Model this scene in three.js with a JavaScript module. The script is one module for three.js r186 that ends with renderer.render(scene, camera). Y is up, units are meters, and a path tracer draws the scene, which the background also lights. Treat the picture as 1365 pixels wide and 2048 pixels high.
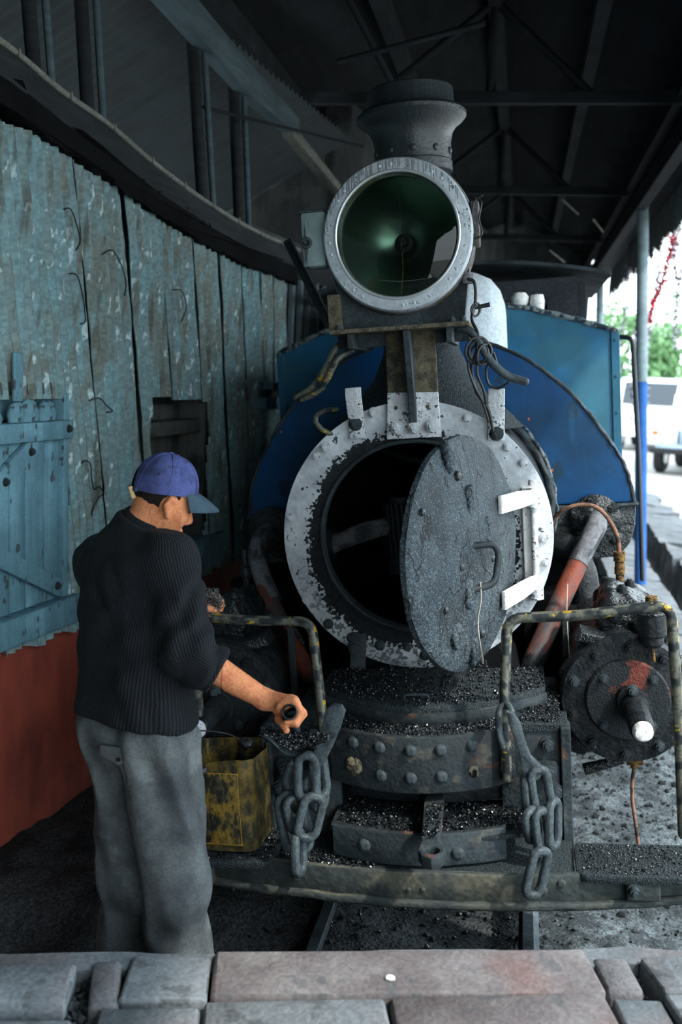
import * as THREE from 'three';
import { RoundedBoxGeometry } from 'three/addons/geometries/RoundedBoxGeometry.js';
import { mergeGeometries, mergeVertices, toCreasedNormals } from 'three/addons/utils/BufferGeometryUtils.js';

// ---------------------------------------------------------------- camera, sky, sun, exposure
const scene = new THREE.Scene();
const camera = new THREE.PerspectiveCamera(54.42, 1365 / 2048, 0.05, 400);
camera.position.set(0.312, 1.786, 3.364);
camera.rotation.set(THREE.MathUtils.degToRad(-8), THREE.MathUtils.degToRad(9.88), THREE.MathUtils.degToRad(2.6), 'YXZ');
camera.focus = 3.1; camera.userData.fStop = 2.4;
const renderer = new THREE.WebGLRenderer({ antialias: true });
renderer.toneMapping = THREE.LinearToneMapping;
renderer.toneMappingExposure = 1.1;
renderer.shadowMap.enabled = true;

const SKY = 6.2, SUN = 4.5;
{ // bright thin overcast: a little brighter towards the zenith, the same all round
  const W = 64, H = 32, d = new Float32Array(W * H * 4);
  for (let j = 0; j < H; j++) for (let i = 0; i < W; i++) {
    const e = Math.max(0, Math.sin(((j + 0.5) / H - 0.5) * Math.PI)), k = (0.62 + 0.38 * e) * SKY, o = (j * W + i) * 4;
    d[o] = k * (0.86 - 0.06 * e); d[o + 1] = k * 0.97; d[o + 2] = k * (1.03 + 0.08 * e); d[o + 3] = 1;
  }
  const t = new THREE.DataTexture(d, W, H, THREE.RGBAFormat, THREE.FloatType);
  t.mapping = THREE.EquirectangularReflectionMapping; t.magFilter = t.minFilter = THREE.LinearFilter; t.needsUpdate = true;
  scene.background = t; scene.environment = t;
}
const sun = new THREE.DirectionalLight(new THREE.Color(1, 0.93, 0.82), SUN);
sun.position.set(9, 13, 2); sun.target.position.set(0, 0, -3); sun.castShadow = true; sun.shadow.radius = 4;
sun.shadow.mapSize.set(2048, 2048);
Object.assign(sun.shadow.camera, { left: -16, right: 16, top: 16, bottom: -16, near: 1, far: 60 });
scene.add(sun, sun.target);

// ---------------------------------------------------------------- helpers
function rng(seed) { let s = seed >>> 0; return () => { s = (s + 0x6d2b79f5) | 0; let t = Math.imul(s ^ (s >>> 15), 1 | s); t = (t + Math.imul(t ^ (t >>> 7), 61 | t)) ^ t; return ((t ^ (t >>> 14)) >>> 0) / 4294967296; }; }
const V = (x, y, z) => new THREE.Vector3(x, y, z);
const clamp = THREE.MathUtils.clamp, lerp = THREE.MathUtils.lerp, sst = THREE.MathUtils.smoothstep, PI = Math.PI;
const hash = (x, y, s) => { let h = Math.imul(x, 374761393) ^ Math.imul(y, 668265263) ^ Math.imul(s, 2147483647 - 61); h = Math.imul(h ^ (h >>> 13), 1274126177); h = Math.imul(h ^ (h >>> 15), 2246822519); return ((h ^ (h >>> 16)) >>> 0) / 4294967296; };
// noise that repeats after `p` cells in each direction
function pn(x, y, px, py, s) {
  const xi = Math.floor(x), yi = Math.floor(y), f = x - xi, g = y - yi, u = f * f * (3 - 2 * f), v = g * g * (3 - 2 * g);
  const X = ((xi % px) + px) % px, Y = ((yi % py) + py) % py, X1 = (X + 1) % px, Y1 = (Y + 1) % py;
  return lerp(lerp(hash(X, Y, s), hash(X1, Y, s), u), lerp(hash(X, Y1, s), hash(X1, Y1, s), u), v);
}
function N(u, v, fx, fy = fx, oct = 4, s = 1) { let a = 0, k = 0.5, t = 0; for (let i = 0; i < oct; i++) { a += k * pn(u * fx, v * fy, fx, fy, s + i * 17); t += k; k *= 0.5; fx *= 2; fy *= 2; } return a / t; }
function n3(x, y, z, s = 0) { // plain 3-D value noise, -1..1
  const xi = Math.floor(x), yi = Math.floor(y), zi = Math.floor(z), f = x - xi, g = y - yi, h = z - zi, u = f * f * (3 - 2 * f), v = g * g * (3 - 2 * g), w = h * h * (3 - 2 * h);
  const q = (i, j, k) => hash(xi + i, yi + j, (zi + k) * 131 + s);
  return 2 * lerp(lerp(lerp(q(0, 0, 0), q(1, 0, 0), u), lerp(q(0, 1, 0), q(1, 1, 0), u), v), lerp(lerp(q(0, 0, 1), q(1, 0, 1), u), lerp(q(0, 1, 1), q(1, 1, 1), u), v), w) - 1;
}
const rgb = (h) => [(h >> 16) / 255, ((h >> 8) & 255) / 255, (h & 255) / 255];
const mix = (a, b, t) => [lerp(a[0], b[0], t), lerp(a[1], b[1], t), lerp(a[2], b[2], t)];
const mul = (a, k) => [a[0] * k, a[1] * k, a[2] * k];
// a procedural material: fn(u, v) -> [sRGB colour, height 0..1, roughness 0..1]; one tile is `tile` metres wide
const shared = {};
function pm(name, tile, res, fn, o = {}) {
  const [tw, th] = Array.isArray(tile) ? tile : [tile, tile], n = res * res, C = new Uint8Array(n * 4), B = new Uint8Array(n * 4), plain = res <= 256 || o.grain;
  for (let j = 0; j < res; j++) for (let i = 0; i < res; i++) {
    const [c, h, r] = fn((i + 0.5) / res, (j + 0.5) / res), k = (j * res + i) * 4;
    for (let q = 0; q < 3; q++) C[k + q] = clamp(c[q], 0, 1) * 255;
    B[k] = clamp(h, 0, 1) * 255; B[k + 1] = clamp(r, 0, 1) * 255; C[k + 3] = B[k + 3] = 255;
  }
  const set = (t, srgb) => { t.wrapS = t.wrapT = THREE.RepeatWrapping; t.magFilter = THREE.LinearFilter; t.minFilter = THREE.LinearMipmapLinearFilter; t.generateMipmaps = true; if (srgb) t.colorSpace = THREE.SRGBColorSpace; t.repeat.set(1 / tw, 1 / th); if (o.offset) t.offset.set(...o.offset); t.needsUpdate = true; return t; };
  // small materials share one grain map for relief and roughness
  const key = plain ? 'grain' : name; shared[key] ??= new THREE.DataTexture(B, res, res); const H = set(shared[key].clone());
  const { bump = 0.003, offset, grain, ...rest } = o;
  const m = new THREE.MeshPhysicalMaterial({ name, map: set(new THREE.DataTexture(C, res, res), true), roughness: 1, roughnessMap: H, specularIntensity: 0.45, ...rest });
  if (bump) { m.bumpMap = H; m.bumpScale = bump; }
  return m;
}
function boxUV(g) {
  const q = g.index ? g.toNonIndexed() : g, p = q.attributes.position, uv = new Float32Array(p.count * 2), a = V(), b = V(), c = V(), n = V();
  for (let i = 0; i < p.count; i += 3) {
    a.fromBufferAttribute(p, i); b.fromBufferAttribute(p, i + 1); c.fromBufferAttribute(p, i + 2);
    n.crossVectors(b.clone().sub(a), c.clone().sub(a)); const ax = Math.abs(n.x), ay = Math.abs(n.y), az = Math.abs(n.z);
    for (let k = 0; k < 3; k++) { const v = [a, b, c][k], o = (i + k) * 2; if (az >= ax && az >= ay) { uv[o] = v.x; uv[o + 1] = v.y; } else if (ax >= ay) { uv[o] = v.z; uv[o + 1] = v.y; } else { uv[o] = v.x; uv[o + 1] = v.z; } }
  }
  q.setAttribute('uv', new THREE.BufferAttribute(uv, 2)); q.userData.done = true; return q;
}
const clean = (g) => { const q = g.index ? g.toNonIndexed() : g; for (const k of Object.keys(q.attributes)) if (!['position', 'normal'].includes(k)) q.deleteAttribute(k); if (!q.attributes.normal) q.computeVertexNormals(); return q; };
const join = (list) => mergeGeometries(list.map(clean));
function put(parent, name, g, m, pos, rot) {
  const o = new THREE.Mesh(g.userData.done ? g : boxUV(g), m); o.name = name; o.castShadow = o.receiveShadow = true;
  if (pos) o.position.set(...pos); if (rot) o.rotation.set(...rot);
  parent.add(o); return o;
}
const used = {};
const numbered = (n) => { used[n] = (used[n] ?? -1) + 1; return used[n] ? n + '_' + String(used[n]).padStart(3, '0') : n; };
function tag(o, label, category, group, kind) { o.userData = {}; if (label) o.userData.label = label; if (category) o.userData.category = category; if (group) o.userData.group = group; if (kind) o.userData.kind = kind; return o; }
function thing(name, label, category, pos = [0, 0, 0], rot = [0, 0, 0], group) { const o = new THREE.Group(); o.name = numbered(name); o.position.set(...pos); o.rotation.set(...rot); scene.add(o); return tag(o, label, category, group); }
function structure(name, pos = [0, 0, 0], rot = [0, 0, 0], label) { const o = new THREE.Group(); o.name = name; o.position.set(...pos); o.rotation.set(...rot); scene.add(o); return tag(o, label, null, null, 'structure'); }
function bx(x0, x1, y0, y1, z0, z1, r = 0.004) { const w = x1 - x0, h = y1 - y0, d = z1 - z0, g = r ? new RoundedBoxGeometry(w, h, d, 1, Math.min(r, w * 0.45, h * 0.45, d * 0.45)) : new THREE.BoxGeometry(w, h, d); return g.translate((x0 + x1) / 2, (y0 + y1) / 2, (z0 + z1) / 2); }
function lathe(prof, seg = 48, axis = 'y') { const g = new THREE.LatheGeometry(prof.map((p) => new THREE.Vector2(p[0], p[1])), seg); if (axis === 'z') g.rotateX(PI / 2); if (axis === 'x') g.rotateZ(-PI / 2); return toCreasedNormals(g, 0.6); }
const cyl = (r0, r1, h, seg = 24) => new THREE.CylinderGeometry(r1, r0, h, seg);
function shapeOf(pts) { const s = new THREE.Shape(); pts.forEach((p, i) => (i ? s.lineTo(p[0], p[1]) : s.moveTo(p[0], p[1]))); return s; }
function ext(pts, z0, z1, bevel = 0.004, holes = []) { const s = pts.isShape ? pts : shapeOf(pts); for (const h of holes) s.holes.push(shapeOf(h)); const b = Math.min(bevel, (z1 - z0) * 0.4); const g = new THREE.ExtrudeGeometry(s, { depth: z1 - z0 - 2 * b, bevelEnabled: b > 0, bevelThickness: b, bevelSize: b, bevelOffset: -b, bevelSegments: 2, curveSegments: 24 }); return toCreasedNormals(g.translate(0, 0, z0 + b), 0.7); }
// polygon given in plan (x, z), extruded upwards
const plan = (pts, y0, y1, bevel = 0.004, holes = []) => ext(pts.map((p) => [p[0], -p[1]]), y0, y1, bevel, holes.map((h) => h.map((p) => [p[0], -p[1]]))).rotateX(-PI / 2);
const circle = (r, n = 40, cx = 0, cy = 0) => Array.from({ length: n }, (_, i) => [cx + r * Math.cos((i / n) * 2 * PI), cy + r * Math.sin((i / n) * 2 * PI)]);
class Path extends THREE.CurvePath { }
function corners(pts, rad) { // straight runs joined by rounded corners
  const p = pts.map((a) => V(...a)), c = new Path(); let last = p[0];
  for (let i = 1; i < p.length - 1; i++) { const a = p[i - 1].clone().sub(p[i]), b = p[i + 1].clone().sub(p[i]), r = Math.min(rad, a.length() * 0.45, b.length() * 0.45), s = p[i].clone().addScaledVector(a.normalize(), r), e = p[i].clone().addScaledVector(b.normalize(), r); c.add(new THREE.LineCurve3(last, s)); c.add(new THREE.QuadraticBezierCurve3(s, p[i], e)); last = e; }
  c.add(new THREE.LineCurve3(last, p[p.length - 1])); return c;
}
const smooth = (pts, closed = false) => new THREE.CatmullRomCurve3(pts.map((a) => V(...a)), closed, 'centripetal');
function tube(curve, r, seg = 40, rad = 12, cap = true) {
  const list = [new THREE.TubeGeometry(curve, seg, r, rad, !!curve.closed)];
  if (cap && !curve.closed) for (const t of [0, 1]) { const g = new THREE.SphereGeometry(r, rad, 6, 0, 2 * PI, 0, PI / 2), d = curve.getTangent(t); if (!t) d.negate(); g.applyQuaternion(new THREE.Quaternion().setFromUnitVectors(V(0, 1, 0), d)); g.translate(...curve.getPoint(t).toArray()); list.push(g); }
  return join(list);
}
function between(a, b, r0, r1 = r0, seg = 16) { const A = V(...a), B = V(...b), d = B.clone().sub(A), g = cyl(r0, r1, d.length(), seg); g.applyQuaternion(new THREE.Quaternion().setFromUnitVectors(V(0, 1, 0), d.normalize())); return g.translate(...A.add(B).multiplyScalar(0.5).toArray()); }
// push the vertices about with noise; keeps the mesh closed
function dent(g, amp, freq, seed = 1, crease = 0.8, axes = [1, 1, 1]) {
  let q = mergeVertices(clean(g).clone().deleteAttribute('normal'), 1e-5); const p = q.attributes.position;
  for (let i = 0; i < p.count; i++) { const x = p.getX(i), y = p.getY(i), z = p.getZ(i), f = freq; p.setXYZ(i, x + axes[0] * amp * n3(x * f, y * f, z * f, seed), y + axes[1] * amp * n3(x * f, y * f, z * f, seed + 7), z + axes[2] * amp * n3(x * f, y * f, z * f, seed + 13)); }
  q.computeVertexNormals(); return toCreasedNormals(q, crease);
}
const block = (w, h, d, s) => { const k = (a) => Math.max(1, Math.round(a / s)); return new THREE.BoxGeometry(w, h, d, k(w), k(h), k(d)); };
function hexBolt(r, h = r * 0.9) { return join([cyl(r * 1.35, r * 1.3, h * 0.25, 16).rotateX(PI / 2).translate(0, 0, h * 0.12), cyl(r, r, h, 6).rotateX(PI / 2).translate(0, 0, h * 0.5 + h * 0.2), cyl(r * 0.55, r * 0.5, h * 0.5, 10).rotateX(PI / 2).translate(0, 0, h * 1.35)]); }
function rivet(r, h = r * 0.6) { const a = []; for (let i = 0; i <= 5; i++) { const t = (i / 5) * PI / 2; a.push([Math.max(r * Math.cos(t), 0.0001), h * Math.sin(t)]); } return lathe([[r * 1.02, -0.002], ...a], 14, 'y').rotateX(PI / 2); }
// surface of a distance field, sampled on a grid (surface nets)
function field(sdf, lo, hi, cell) {
  const n = [0, 1, 2].map((k) => Math.ceil((hi[k] - lo[k]) / cell) + 1), [nx, ny, nz] = n, F = new Float32Array(nx * ny * nz), at = (i, j, k) => (k * ny + j) * nx + i;
  for (let k = 0; k < nz; k++) for (let j = 0; j < ny; j++) for (let i = 0; i < nx; i++) F[at(i, j, k)] = sdf(lo[0] + i * cell, lo[1] + j * cell, lo[2] + k * cell);
  const id = new Int32Array(nx * ny * nz).fill(-1), pos = [], idx = [];
  for (let k = 0; k < nz - 1; k++) for (let j = 0; j < ny - 1; j++) for (let i = 0; i < nx - 1; i++) {
    let cnt = 0, sx = 0, sy = 0, sz = 0, inside = 0; const v = [];
    for (let c = 0; c < 8; c++) { const f = F[at(i + (c & 1), j + ((c >> 1) & 1), k + (c >> 2))]; v.push(f); if (f < 0) inside++; }
    if (inside === 0 || inside === 8) continue;
    for (let c = 0; c < 8; c++) for (const b of [1, 2, 4]) if (!(c & b)) { const d = c | b; if ((v[c] < 0) !== (v[d] < 0)) { const t = v[c] / (v[c] - v[d]); cnt++; sx += (c & 1) + (b === 1 ? t : 0); sy += ((c >> 1) & 1) + (b === 2 ? t : 0); sz += (c >> 2) + (b === 4 ? t : 0); } }
    id[at(i, j, k)] = pos.length / 3; pos.push(lo[0] + (i + sx / cnt) * cell, lo[1] + (j + sy / cnt) * cell, lo[2] + (k + sz / cnt) * cell);
  }
  const quad = (a, b, c, d, flip) => { if (a < 0 || b < 0 || c < 0 || d < 0) return; if (flip) idx.push(a, c, b, a, d, c); else idx.push(a, b, c, a, c, d); };
  for (let k = 1; k < nz - 1; k++) for (let j = 1; j < ny - 1; j++) for (let i = 1; i < nx - 1; i++) {
    const a = F[at(i, j, k)] < 0;
    if (a !== F[at(i + 1, j, k)] < 0) quad(id[at(i, j - 1, k - 1)], id[at(i, j, k - 1)], id[at(i, j, k)], id[at(i, j - 1, k)], !a);
    if (a !== F[at(i, j + 1, k)] < 0) quad(id[at(i - 1, j, k - 1)], id[at(i, j, k - 1)], id[at(i, j, k)], id[at(i - 1, j, k)], a);
    if (a !== F[at(i, j, k + 1)] < 0) quad(id[at(i - 1, j - 1, k)], id[at(i, j - 1, k)], id[at(i, j, k)], id[at(i - 1, j, k)], !a);
  }
  const g = new THREE.BufferGeometry(); g.setAttribute('position', new THREE.Float32BufferAttribute(pos, 3)); g.setIndex(idx); g.computeVertexNormals(); return g;
}
const smin = (a, b, k) => { const h = Math.max(k - Math.abs(a - b), 0) / k; return Math.min(a, b) - h * h * k * 0.25; };
function cone(a, b, r0, r1) { // tapered capsule
  const bx_ = b[0] - a[0], by = b[1] - a[1], bz = b[2] - a[2], L = bx_ * bx_ + by * by + bz * bz;
  return (x, y, z) => { const px = x - a[0], py = y - a[1], pz = z - a[2], t = clamp((px * bx_ + py * by + pz * bz) / L, 0, 1), dx = px - bx_ * t, dy = py - by * t, dz = pz - bz * t; return Math.sqrt(dx * dx + dy * dy + dz * dz) - lerp(r0, r1, t); };
}
const ell = (c, r) => (x, y, z) => { const a = (x - c[0]) / r[0], b = (y - c[1]) / r[1], d = (z - c[2]) / r[2], k = Math.sqrt(a * a + b * b + d * d); return (k - 1) * Math.min(r[0], r[1], r[2]); };
// scatter small hard chips over places given by place(random) -> [x, y, z]
function chips(name, label, n, size, place, m, frame, seed = 5, kind = 'stuff') {
  const R = rng(seed), g = new THREE.IcosahedronGeometry(1, 0), p = g.attributes.position; { const q = mergeVertices(clean(g).deleteAttribute('normal')), a = q.attributes.position; for (let i = 0; i < a.count; i++) a.setXYZ(i, a.getX(i) * (0.7 + 0.6 * R()), a.getY(i) * (0.5 + 0.5 * R()), a.getZ(i) * (0.7 + 0.6 * R())); var gg = q.toNonIndexed(); gg.computeVertexNormals(); }
  const o = new THREE.InstancedMesh(boxUV(gg), m, n), d = new THREE.Object3D();
  for (let i = 0; i < n; i++) { d.position.set(...place(R)); const s = size * (0.35 + 1.3 * R() ** 3); d.scale.set(s * (0.7 + 0.6 * R()), s * (0.5 + 0.5 * R()), s); d.rotation.set(R() * 6, R() * 6, R() * 6); d.updateMatrix(); o.setMatrixAt(i, d.matrix); }
  o.name = numbered(name); o.castShadow = o.receiveShadow = true; tag(o, label, null, null, kind);
  if (frame) { o.position.copy(frame.position); o.rotation.copy(frame.rotation); }
  scene.add(o); return o;
}
// ---------------------------------------------------------------- materials
const speck = (u, v, s) => hash(Math.floor(u * 512), Math.floor(v * 512), s);
function ironFn(a, b, lump = 1, rough = [0.45, 0.85]) { return (u, v) => { const n = N(u, v, 5, 5, 5, 11), f = N(u, v, 60, 60, 3, 5), m = N(u, v, 14, 14, 4, 33), k = speck(u, v, 3); let c = mix(a, b, sst(n, 0.35, 0.7)); c = mul(c, 0.75 + 0.5 * f); if (k > 0.985) c = mul(c, 1.7); return [c, lump * (0.55 * m + 0.2 * n) + 0.35 * f, lerp(rough[0], rough[1], f * 0.6 + n * 0.4)]; }; }
const M = {};
M.iron = pm('sooty iron', 0.6, 512, ironFn(rgb(0x333c40), rgb(0x212629)), { bump: 0.004 });
M.black = pm('oily black iron', 0.5, 512, ironFn(rgb(0x1d2124), rgb(0x101315), 1, [0.3, 0.75]), { bump: 0.006 });
M.grease = pm('caked black grease', 0.25, 512, ironFn(rgb(0x1a2023), rgb(0x0e1113), 1.2, [0.16, 0.55]), { bump: 0.011, specularIntensity: 1 });
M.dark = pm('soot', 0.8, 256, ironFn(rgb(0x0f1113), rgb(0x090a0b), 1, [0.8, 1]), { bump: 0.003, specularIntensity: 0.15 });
M.chain = pm('worn steel', 0.3, 512, ironFn(rgb(0x3f484c), rgb(0x282f32), 0.7, [0.35, 0.7]), { bump: 0.0015, metalness: 0.1 });
M.plate = pm('dusty plate', 0.7, 512, (u, v) => { const n = N(u, v, 4, 4, 5, 7), f = N(u, v, 90, 90, 2, 9), m = N(u, v, 16, 16, 4, 21), r = sst(N(u, v, 7, 7, 4, 71), 0.66, 0.74); let c = mix(rgb(0x333c40), rgb(0x22282b), sst(n, 0.3, 0.7)); c = mix(c, rgb(0x575348), sst(m, 0.62, 0.8) * 0.5); c = mix(c, rgb(0x7a3a26), r * 0.35 * sst(m, 0.45, 0.6)); return [mul(c, 0.8 + 0.4 * f), 0.5 * m + 0.35 * f + 0.15 * n, 0.55 + 0.35 * f]; }, { bump: 0.004 });
M.apron = pm('worn footplate steel', 0.9, 512, (u, v) => { const n = N(u, v, 4, 6, 5, 17), f = N(u, v, 80, 80, 2, 9), m = N(u, v, 11, 14, 4, 27); let c = mix(rgb(0x343a39), rgb(0x504f45), sst(n, 0.45, 0.7)); c = mix(c, rgb(0x2a2f31), sst(m, 0.5, 0.7) * 0.7); return [mul(c, 0.8 + 0.4 * f), 0.6 * m + 0.4 * f, 0.5 + 0.4 * m]; }, { bump: 0.004 });
M.blue = pm('old blue enamel', [2.2, 2.2], 1024, (u, v) => {
  const n = N(u, v, 6, 6, 5, 3), m = N(u, v, 24, 24, 4, 13), f = N(u, v, 150, 150, 2, 23), s = N(u, v, 60, 6, 3, 43);
  let c = mix(rgb(0x054272), rgb(0x0a3554), sst(n, 0.35, 0.7)); c = mul(c, 0.86 + 0.2 * m); c = mix(c, rgb(0x1d2a33), sst(m, 0.68, 0.78) * 0.6); c = mix(c, rgb(0x235a80), sst(s, 0.72, 0.85) * 0.3);
  if (hash(Math.floor(u * 330), Math.floor(v * 190), 9) > 0.9993) c = rgb(0xc05a2a);
  return [c, 0.5 * m + 0.3 * n + 0.1 * f, 0.34 + 0.25 * n + 0.12 * f];
}, { bump: 0.003 });
M.cabBlue = pm('faded blue enamel', [1.8, 1.8], 512, (u, v) => { const n = N(u, v, 5, 7, 5, 5), m = N(u, v, 20, 20, 4, 15), s = N(u, v, 5, 40, 3, 44); let c = mix(rgb(0x1d5b80), rgb(0x2f5f70), sst(n, 0.35, 0.7)); c = mix(c, rgb(0x6d6a58), sst(s, 0.7, 0.85) * 0.35); return [mul(c, 0.85 + 0.25 * m), m, 0.45 + 0.3 * n]; }, { bump: 0.002 });
M.chipped = pm('crusted paint edge', 0.3, 256, (u, v) => { const m = N(u, v, 18, 18, 4, 15), k = sst(m, 0.45, 0.6); return [mix(rgb(0x6f7776), rgb(0x26323b), k), m, 0.7]; }, { bump: 0.008 });
// the ring round the smokebox mouth: silver paint, soot crust that creeps out from the mouth; the tile is centred on the ring
M.ring = pm('silver paint with soot crust', [1.1, 1.1], 1024, (u, v) => {
  const x = (u - 0.5) * 1.1, y = (v - 0.5) * 1.1, r = Math.hypot(x, y), a = Math.atan2(y, x), m = N(u, v, 26, 26, 4, 3), f = N(u, v, 130, 130, 3, 8), n = N(u, v, 8, 8, 4, 51), w = N(u, v, 60, 60, 3, 61);
  const low = sst(-Math.sin(a), -0.1, 0.9), left = sst(-Math.cos(a), -0.2, 0.9);
  const reach = 0.352 + 0.022 * left + 0.026 * low + (n - 0.5) * 0.04 + (m - 0.5) * 0.02 + (f - 0.5) * 0.06;
  let k = sst(r, reach - 0.003, reach + 0.004); k = Math.min(k, 1 - 0.8 * sst(m * 0.5 + w * 0.3 + f * 0.2, 0.68, 0.71)); k = Math.min(k, 1 - 0.6 * low * sst(f * 0.6 + w * 0.4, 0.5, 0.56) * sst(reach + 0.09 - r, 0, 0.06));
  let c = mix(rgb(0xc6cbcf), rgb(0xa3a9ae), sst(n, 0.3, 0.75)); c = mul(c, 0.9 + 0.2 * w);
  return [mix(mul(rgb(0x1d2123), 0.7 + 0.7 * f), c, k), 0.35 * m + 0.3 * w + 0.25 * f * (1 - k) + 0.25 * k, lerp(0.9, 0.42 + 0.25 * f, k)];
}, { bump: 0.007, offset: [0.5, 0.5] });
M.silver = pm('silver paint', 0.4, 512, (u, v) => { const m = N(u, v, 16, 16, 4, 3), f = N(u, v, 70, 70, 3, 8), k = sst(m * 0.5 + f * 0.5, 0.58, 0.68); return [mix(mul(rgb(0xcfd3d7), 0.8 + 0.25 * m), rgb(0x2a2d2f), k * 0.85), 0.5 * m + 0.5 * f, 0.45 + 0.3 * f]; }, { bump: 0.004 });
M.white = pm('white painted straps', 0.3, 256, (u, v) => { const m = N(u, v, 12, 12, 4, 3), f = N(u, v, 50, 50, 3, 8); return [mul(rgb(0xf3f1ec), 0.9 + 0.12 * m - 0.5 * sst(f, 0.72, 0.8)), 0.6 * m + 0.4 * f, 0.5]; }, { bump: 0.004 });
M.lampRing = pm('silver lamp rim with black runs', [0.6, 0.6], 1024, (u, v) => { // drips run down from the upper edge
  const m = N(u, v, 30, 30, 3, 3), f = N(u, v, 120, 120, 2, 8), col = Math.floor(u * 150), d = hash(col, 3, 7), dx = Math.abs(u * 150 - col - 0.5 + (m - 0.5) * 0.5), y = (v - 0.5) * 0.6, x = (u - 0.5) * 0.6, top = y - Math.sqrt(Math.max(0, 0.0576 - x * x)) * 1.0, run = d > 0.5 && y > 0.02 && -top < 0.02 + 0.035 * hash(col, 9, 1) ? sst(0.3 - dx, 0, 0.2) : 0;
  let c = mul(rgb(0xb3bcc2), 0.82 + 0.28 * m); const stain = run * 0.9 + sst(m * 0.5 + f * 0.5, 0.66, 0.74) * 0.7 * (y > 0 ? 1 : 0.5);
  return [mix(c, rgb(0x20262a), clamp(stain, 0, 1)), 0.5 * m + 0.3 * f, 0.36 + 0.3 * f];
}, { bump: 0.0012, metalness: 0.1, offset: [0.5, 0.5] });
M.lampBody = pm('dulled lamp barrel', 0.4, 256, (u, v) => { const m = N(u, v, 6, 6, 5, 3), f = N(u, v, 60, 60, 3, 8); return [mul(mix(rgb(0x77777a), rgb(0x5d5546), sst(m, 0.4, 0.65)), 0.75 + 0.4 * f), m, 0.4 + 0.3 * f]; }, { bump: 0.0015, metalness: 0.5 });
M.lampBox = pm('pale green painted box', 0.4, 256, (u, v) => { const m = N(u, v, 8, 8, 5, 3), s = N(u, v, 60, 3, 3, 8); return [mix(mul(rgb(0x86999a), 0.8 + 0.3 * m), rgb(0x2a3030), sst(s, 0.64, 0.74) * 0.7), m, 0.6]; }, { bump: 0.002 });
M.bracket = pm('brown scaled bracket', 0.25, 256, (u, v) => { const m = N(u, v, 10, 10, 4, 3), f = N(u, v, 50, 50, 3, 8); return [mul(mix(rgb(0x5d5848), rgb(0x403e36), sst(m, 0.4, 0.7)), 0.75 + 0.45 * f), 0.4 * m + 0.6 * f, 0.75]; }, { bump: 0.006 });
M.chimney = pm('blackened chimney', 0.5, 512, (u, v) => { const n = N(u, v, 5, 5, 5, 3), s = N(u, v, 40, 3, 3, 6), f = N(u, v, 70, 70, 2, 8); return [mul(mix(rgb(0x283033), rgb(0x1b2023), sst(n, 0.35, 0.7)), 0.8 + 0.4 * s), 0.5 * n + 0.4 * f, 0.3 + 0.25 * n]; }, { bump: 0.002, specularIntensity: 1 });
M.mirror = new THREE.MeshPhysicalMaterial({ name: 'tarnished reflector', color: 0x56665e, metalness: 1, roughness: 0.27 });
M.glass = new THREE.MeshPhysicalMaterial({ name: 'lamp glass', color: 0xdfeee4, roughness: 0.03, specularIntensity: 0.6, transmission: 1, thickness: 0, ior: 1.5 });
M.dome = pm('dull polished dome', 0.5, 256, (u, v) => { const n = N(u, v, 5, 5, 5, 3), f = N(u, v, 70, 70, 2, 8); return [mul(mix(rgb(0xd5dde2), rgb(0xb0b9be), n), 0.9 + 0.2 * f), n, 0.4 + 0.2 * n]; }, { bump: 0.001, metalness: 0.5 });
M.rail = pm('handrail steel with yellow flecks', 0.35, 512, (u, v) => { const m = N(u, v, 9, 14, 4, 3), f = N(u, v, 60, 60, 3, 8), y = sst(N(u, v, 9, 16, 4, 91), 0.68, 0.71); return [mix(mul(mix(rgb(0x5f6056), rgb(0x2b3032), sst(m, 0.4, 0.62)), 0.8 + 0.4 * f), rgb(0xc59a28), y * 0.75), 0.4 * m + 0.3 * f + 0.2 * y, 0.32 + 0.3 * f]; }, { bump: 0.0015, metalness: 0.3 });
M.pipe = pm('steam pipe with red lead showing', [0.5, 0.5], 512, (u, v) => { const m = N(u, v, 6, 6, 5, 3), f = N(u, v, 80, 80, 3, 8); return [mul(mix(rgb(0x84402f), rgb(0x4c474a), sst(m * 0.7 + f * 0.3, 0.36, 0.6)), 0.7 + 0.45 * f), 0.4 * m + 0.4 * f, 0.42 + 0.35 * f]; }, { bump: 0.002 });
M.pipeGrey = pm('bare grey steam pipe', 0.4, 256, (u, v) => { const m = N(u, v, 6, 6, 5, 3), f = N(u, v, 60, 60, 3, 8); return [mul(mix(rgb(0x6b6c70), rgb(0x3c4044), sst(m, 0.35, 0.65)), 0.8 + 0.4 * f), 0.4 * m + 0.4 * f, 0.4 + 0.3 * f]; }, { bump: 0.002 });
M.redPatch = pm('black cover with red patches', [0.3, 0.3], 512, (u, v) => { const m = N(u, v, 5, 5, 5, 13), f = N(u, v, 80, 80, 3, 8), up = v > 0.5 ? 1 : 0, k = sst(m, 0.5, 0.6) * sst(v, 0.5, 0.62); return [mul(mix(rgb(0x1f2427), rgb(0x7a382c), k * 0.75), 0.75 + 0.5 * f), 0.4 * m + 0.5 * f, 0.4 + 0.35 * f]; }, { bump: 0.004, offset: [0.5, 0.5] });
M.brass = pm('grimy brass', 0.1, 256, (u, v) => { const m = N(u, v, 6, 6, 4, 3), f = N(u, v, 40, 40, 3, 8); return [mix(rgb(0x86693f), rgb(0x24221f), sst(m * 0.6 + f * 0.4, 0.38, 0.58)), f, 0.3 + 0.35 * f]; }, { bump: 0.001, metalness: 0.6 });
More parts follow.
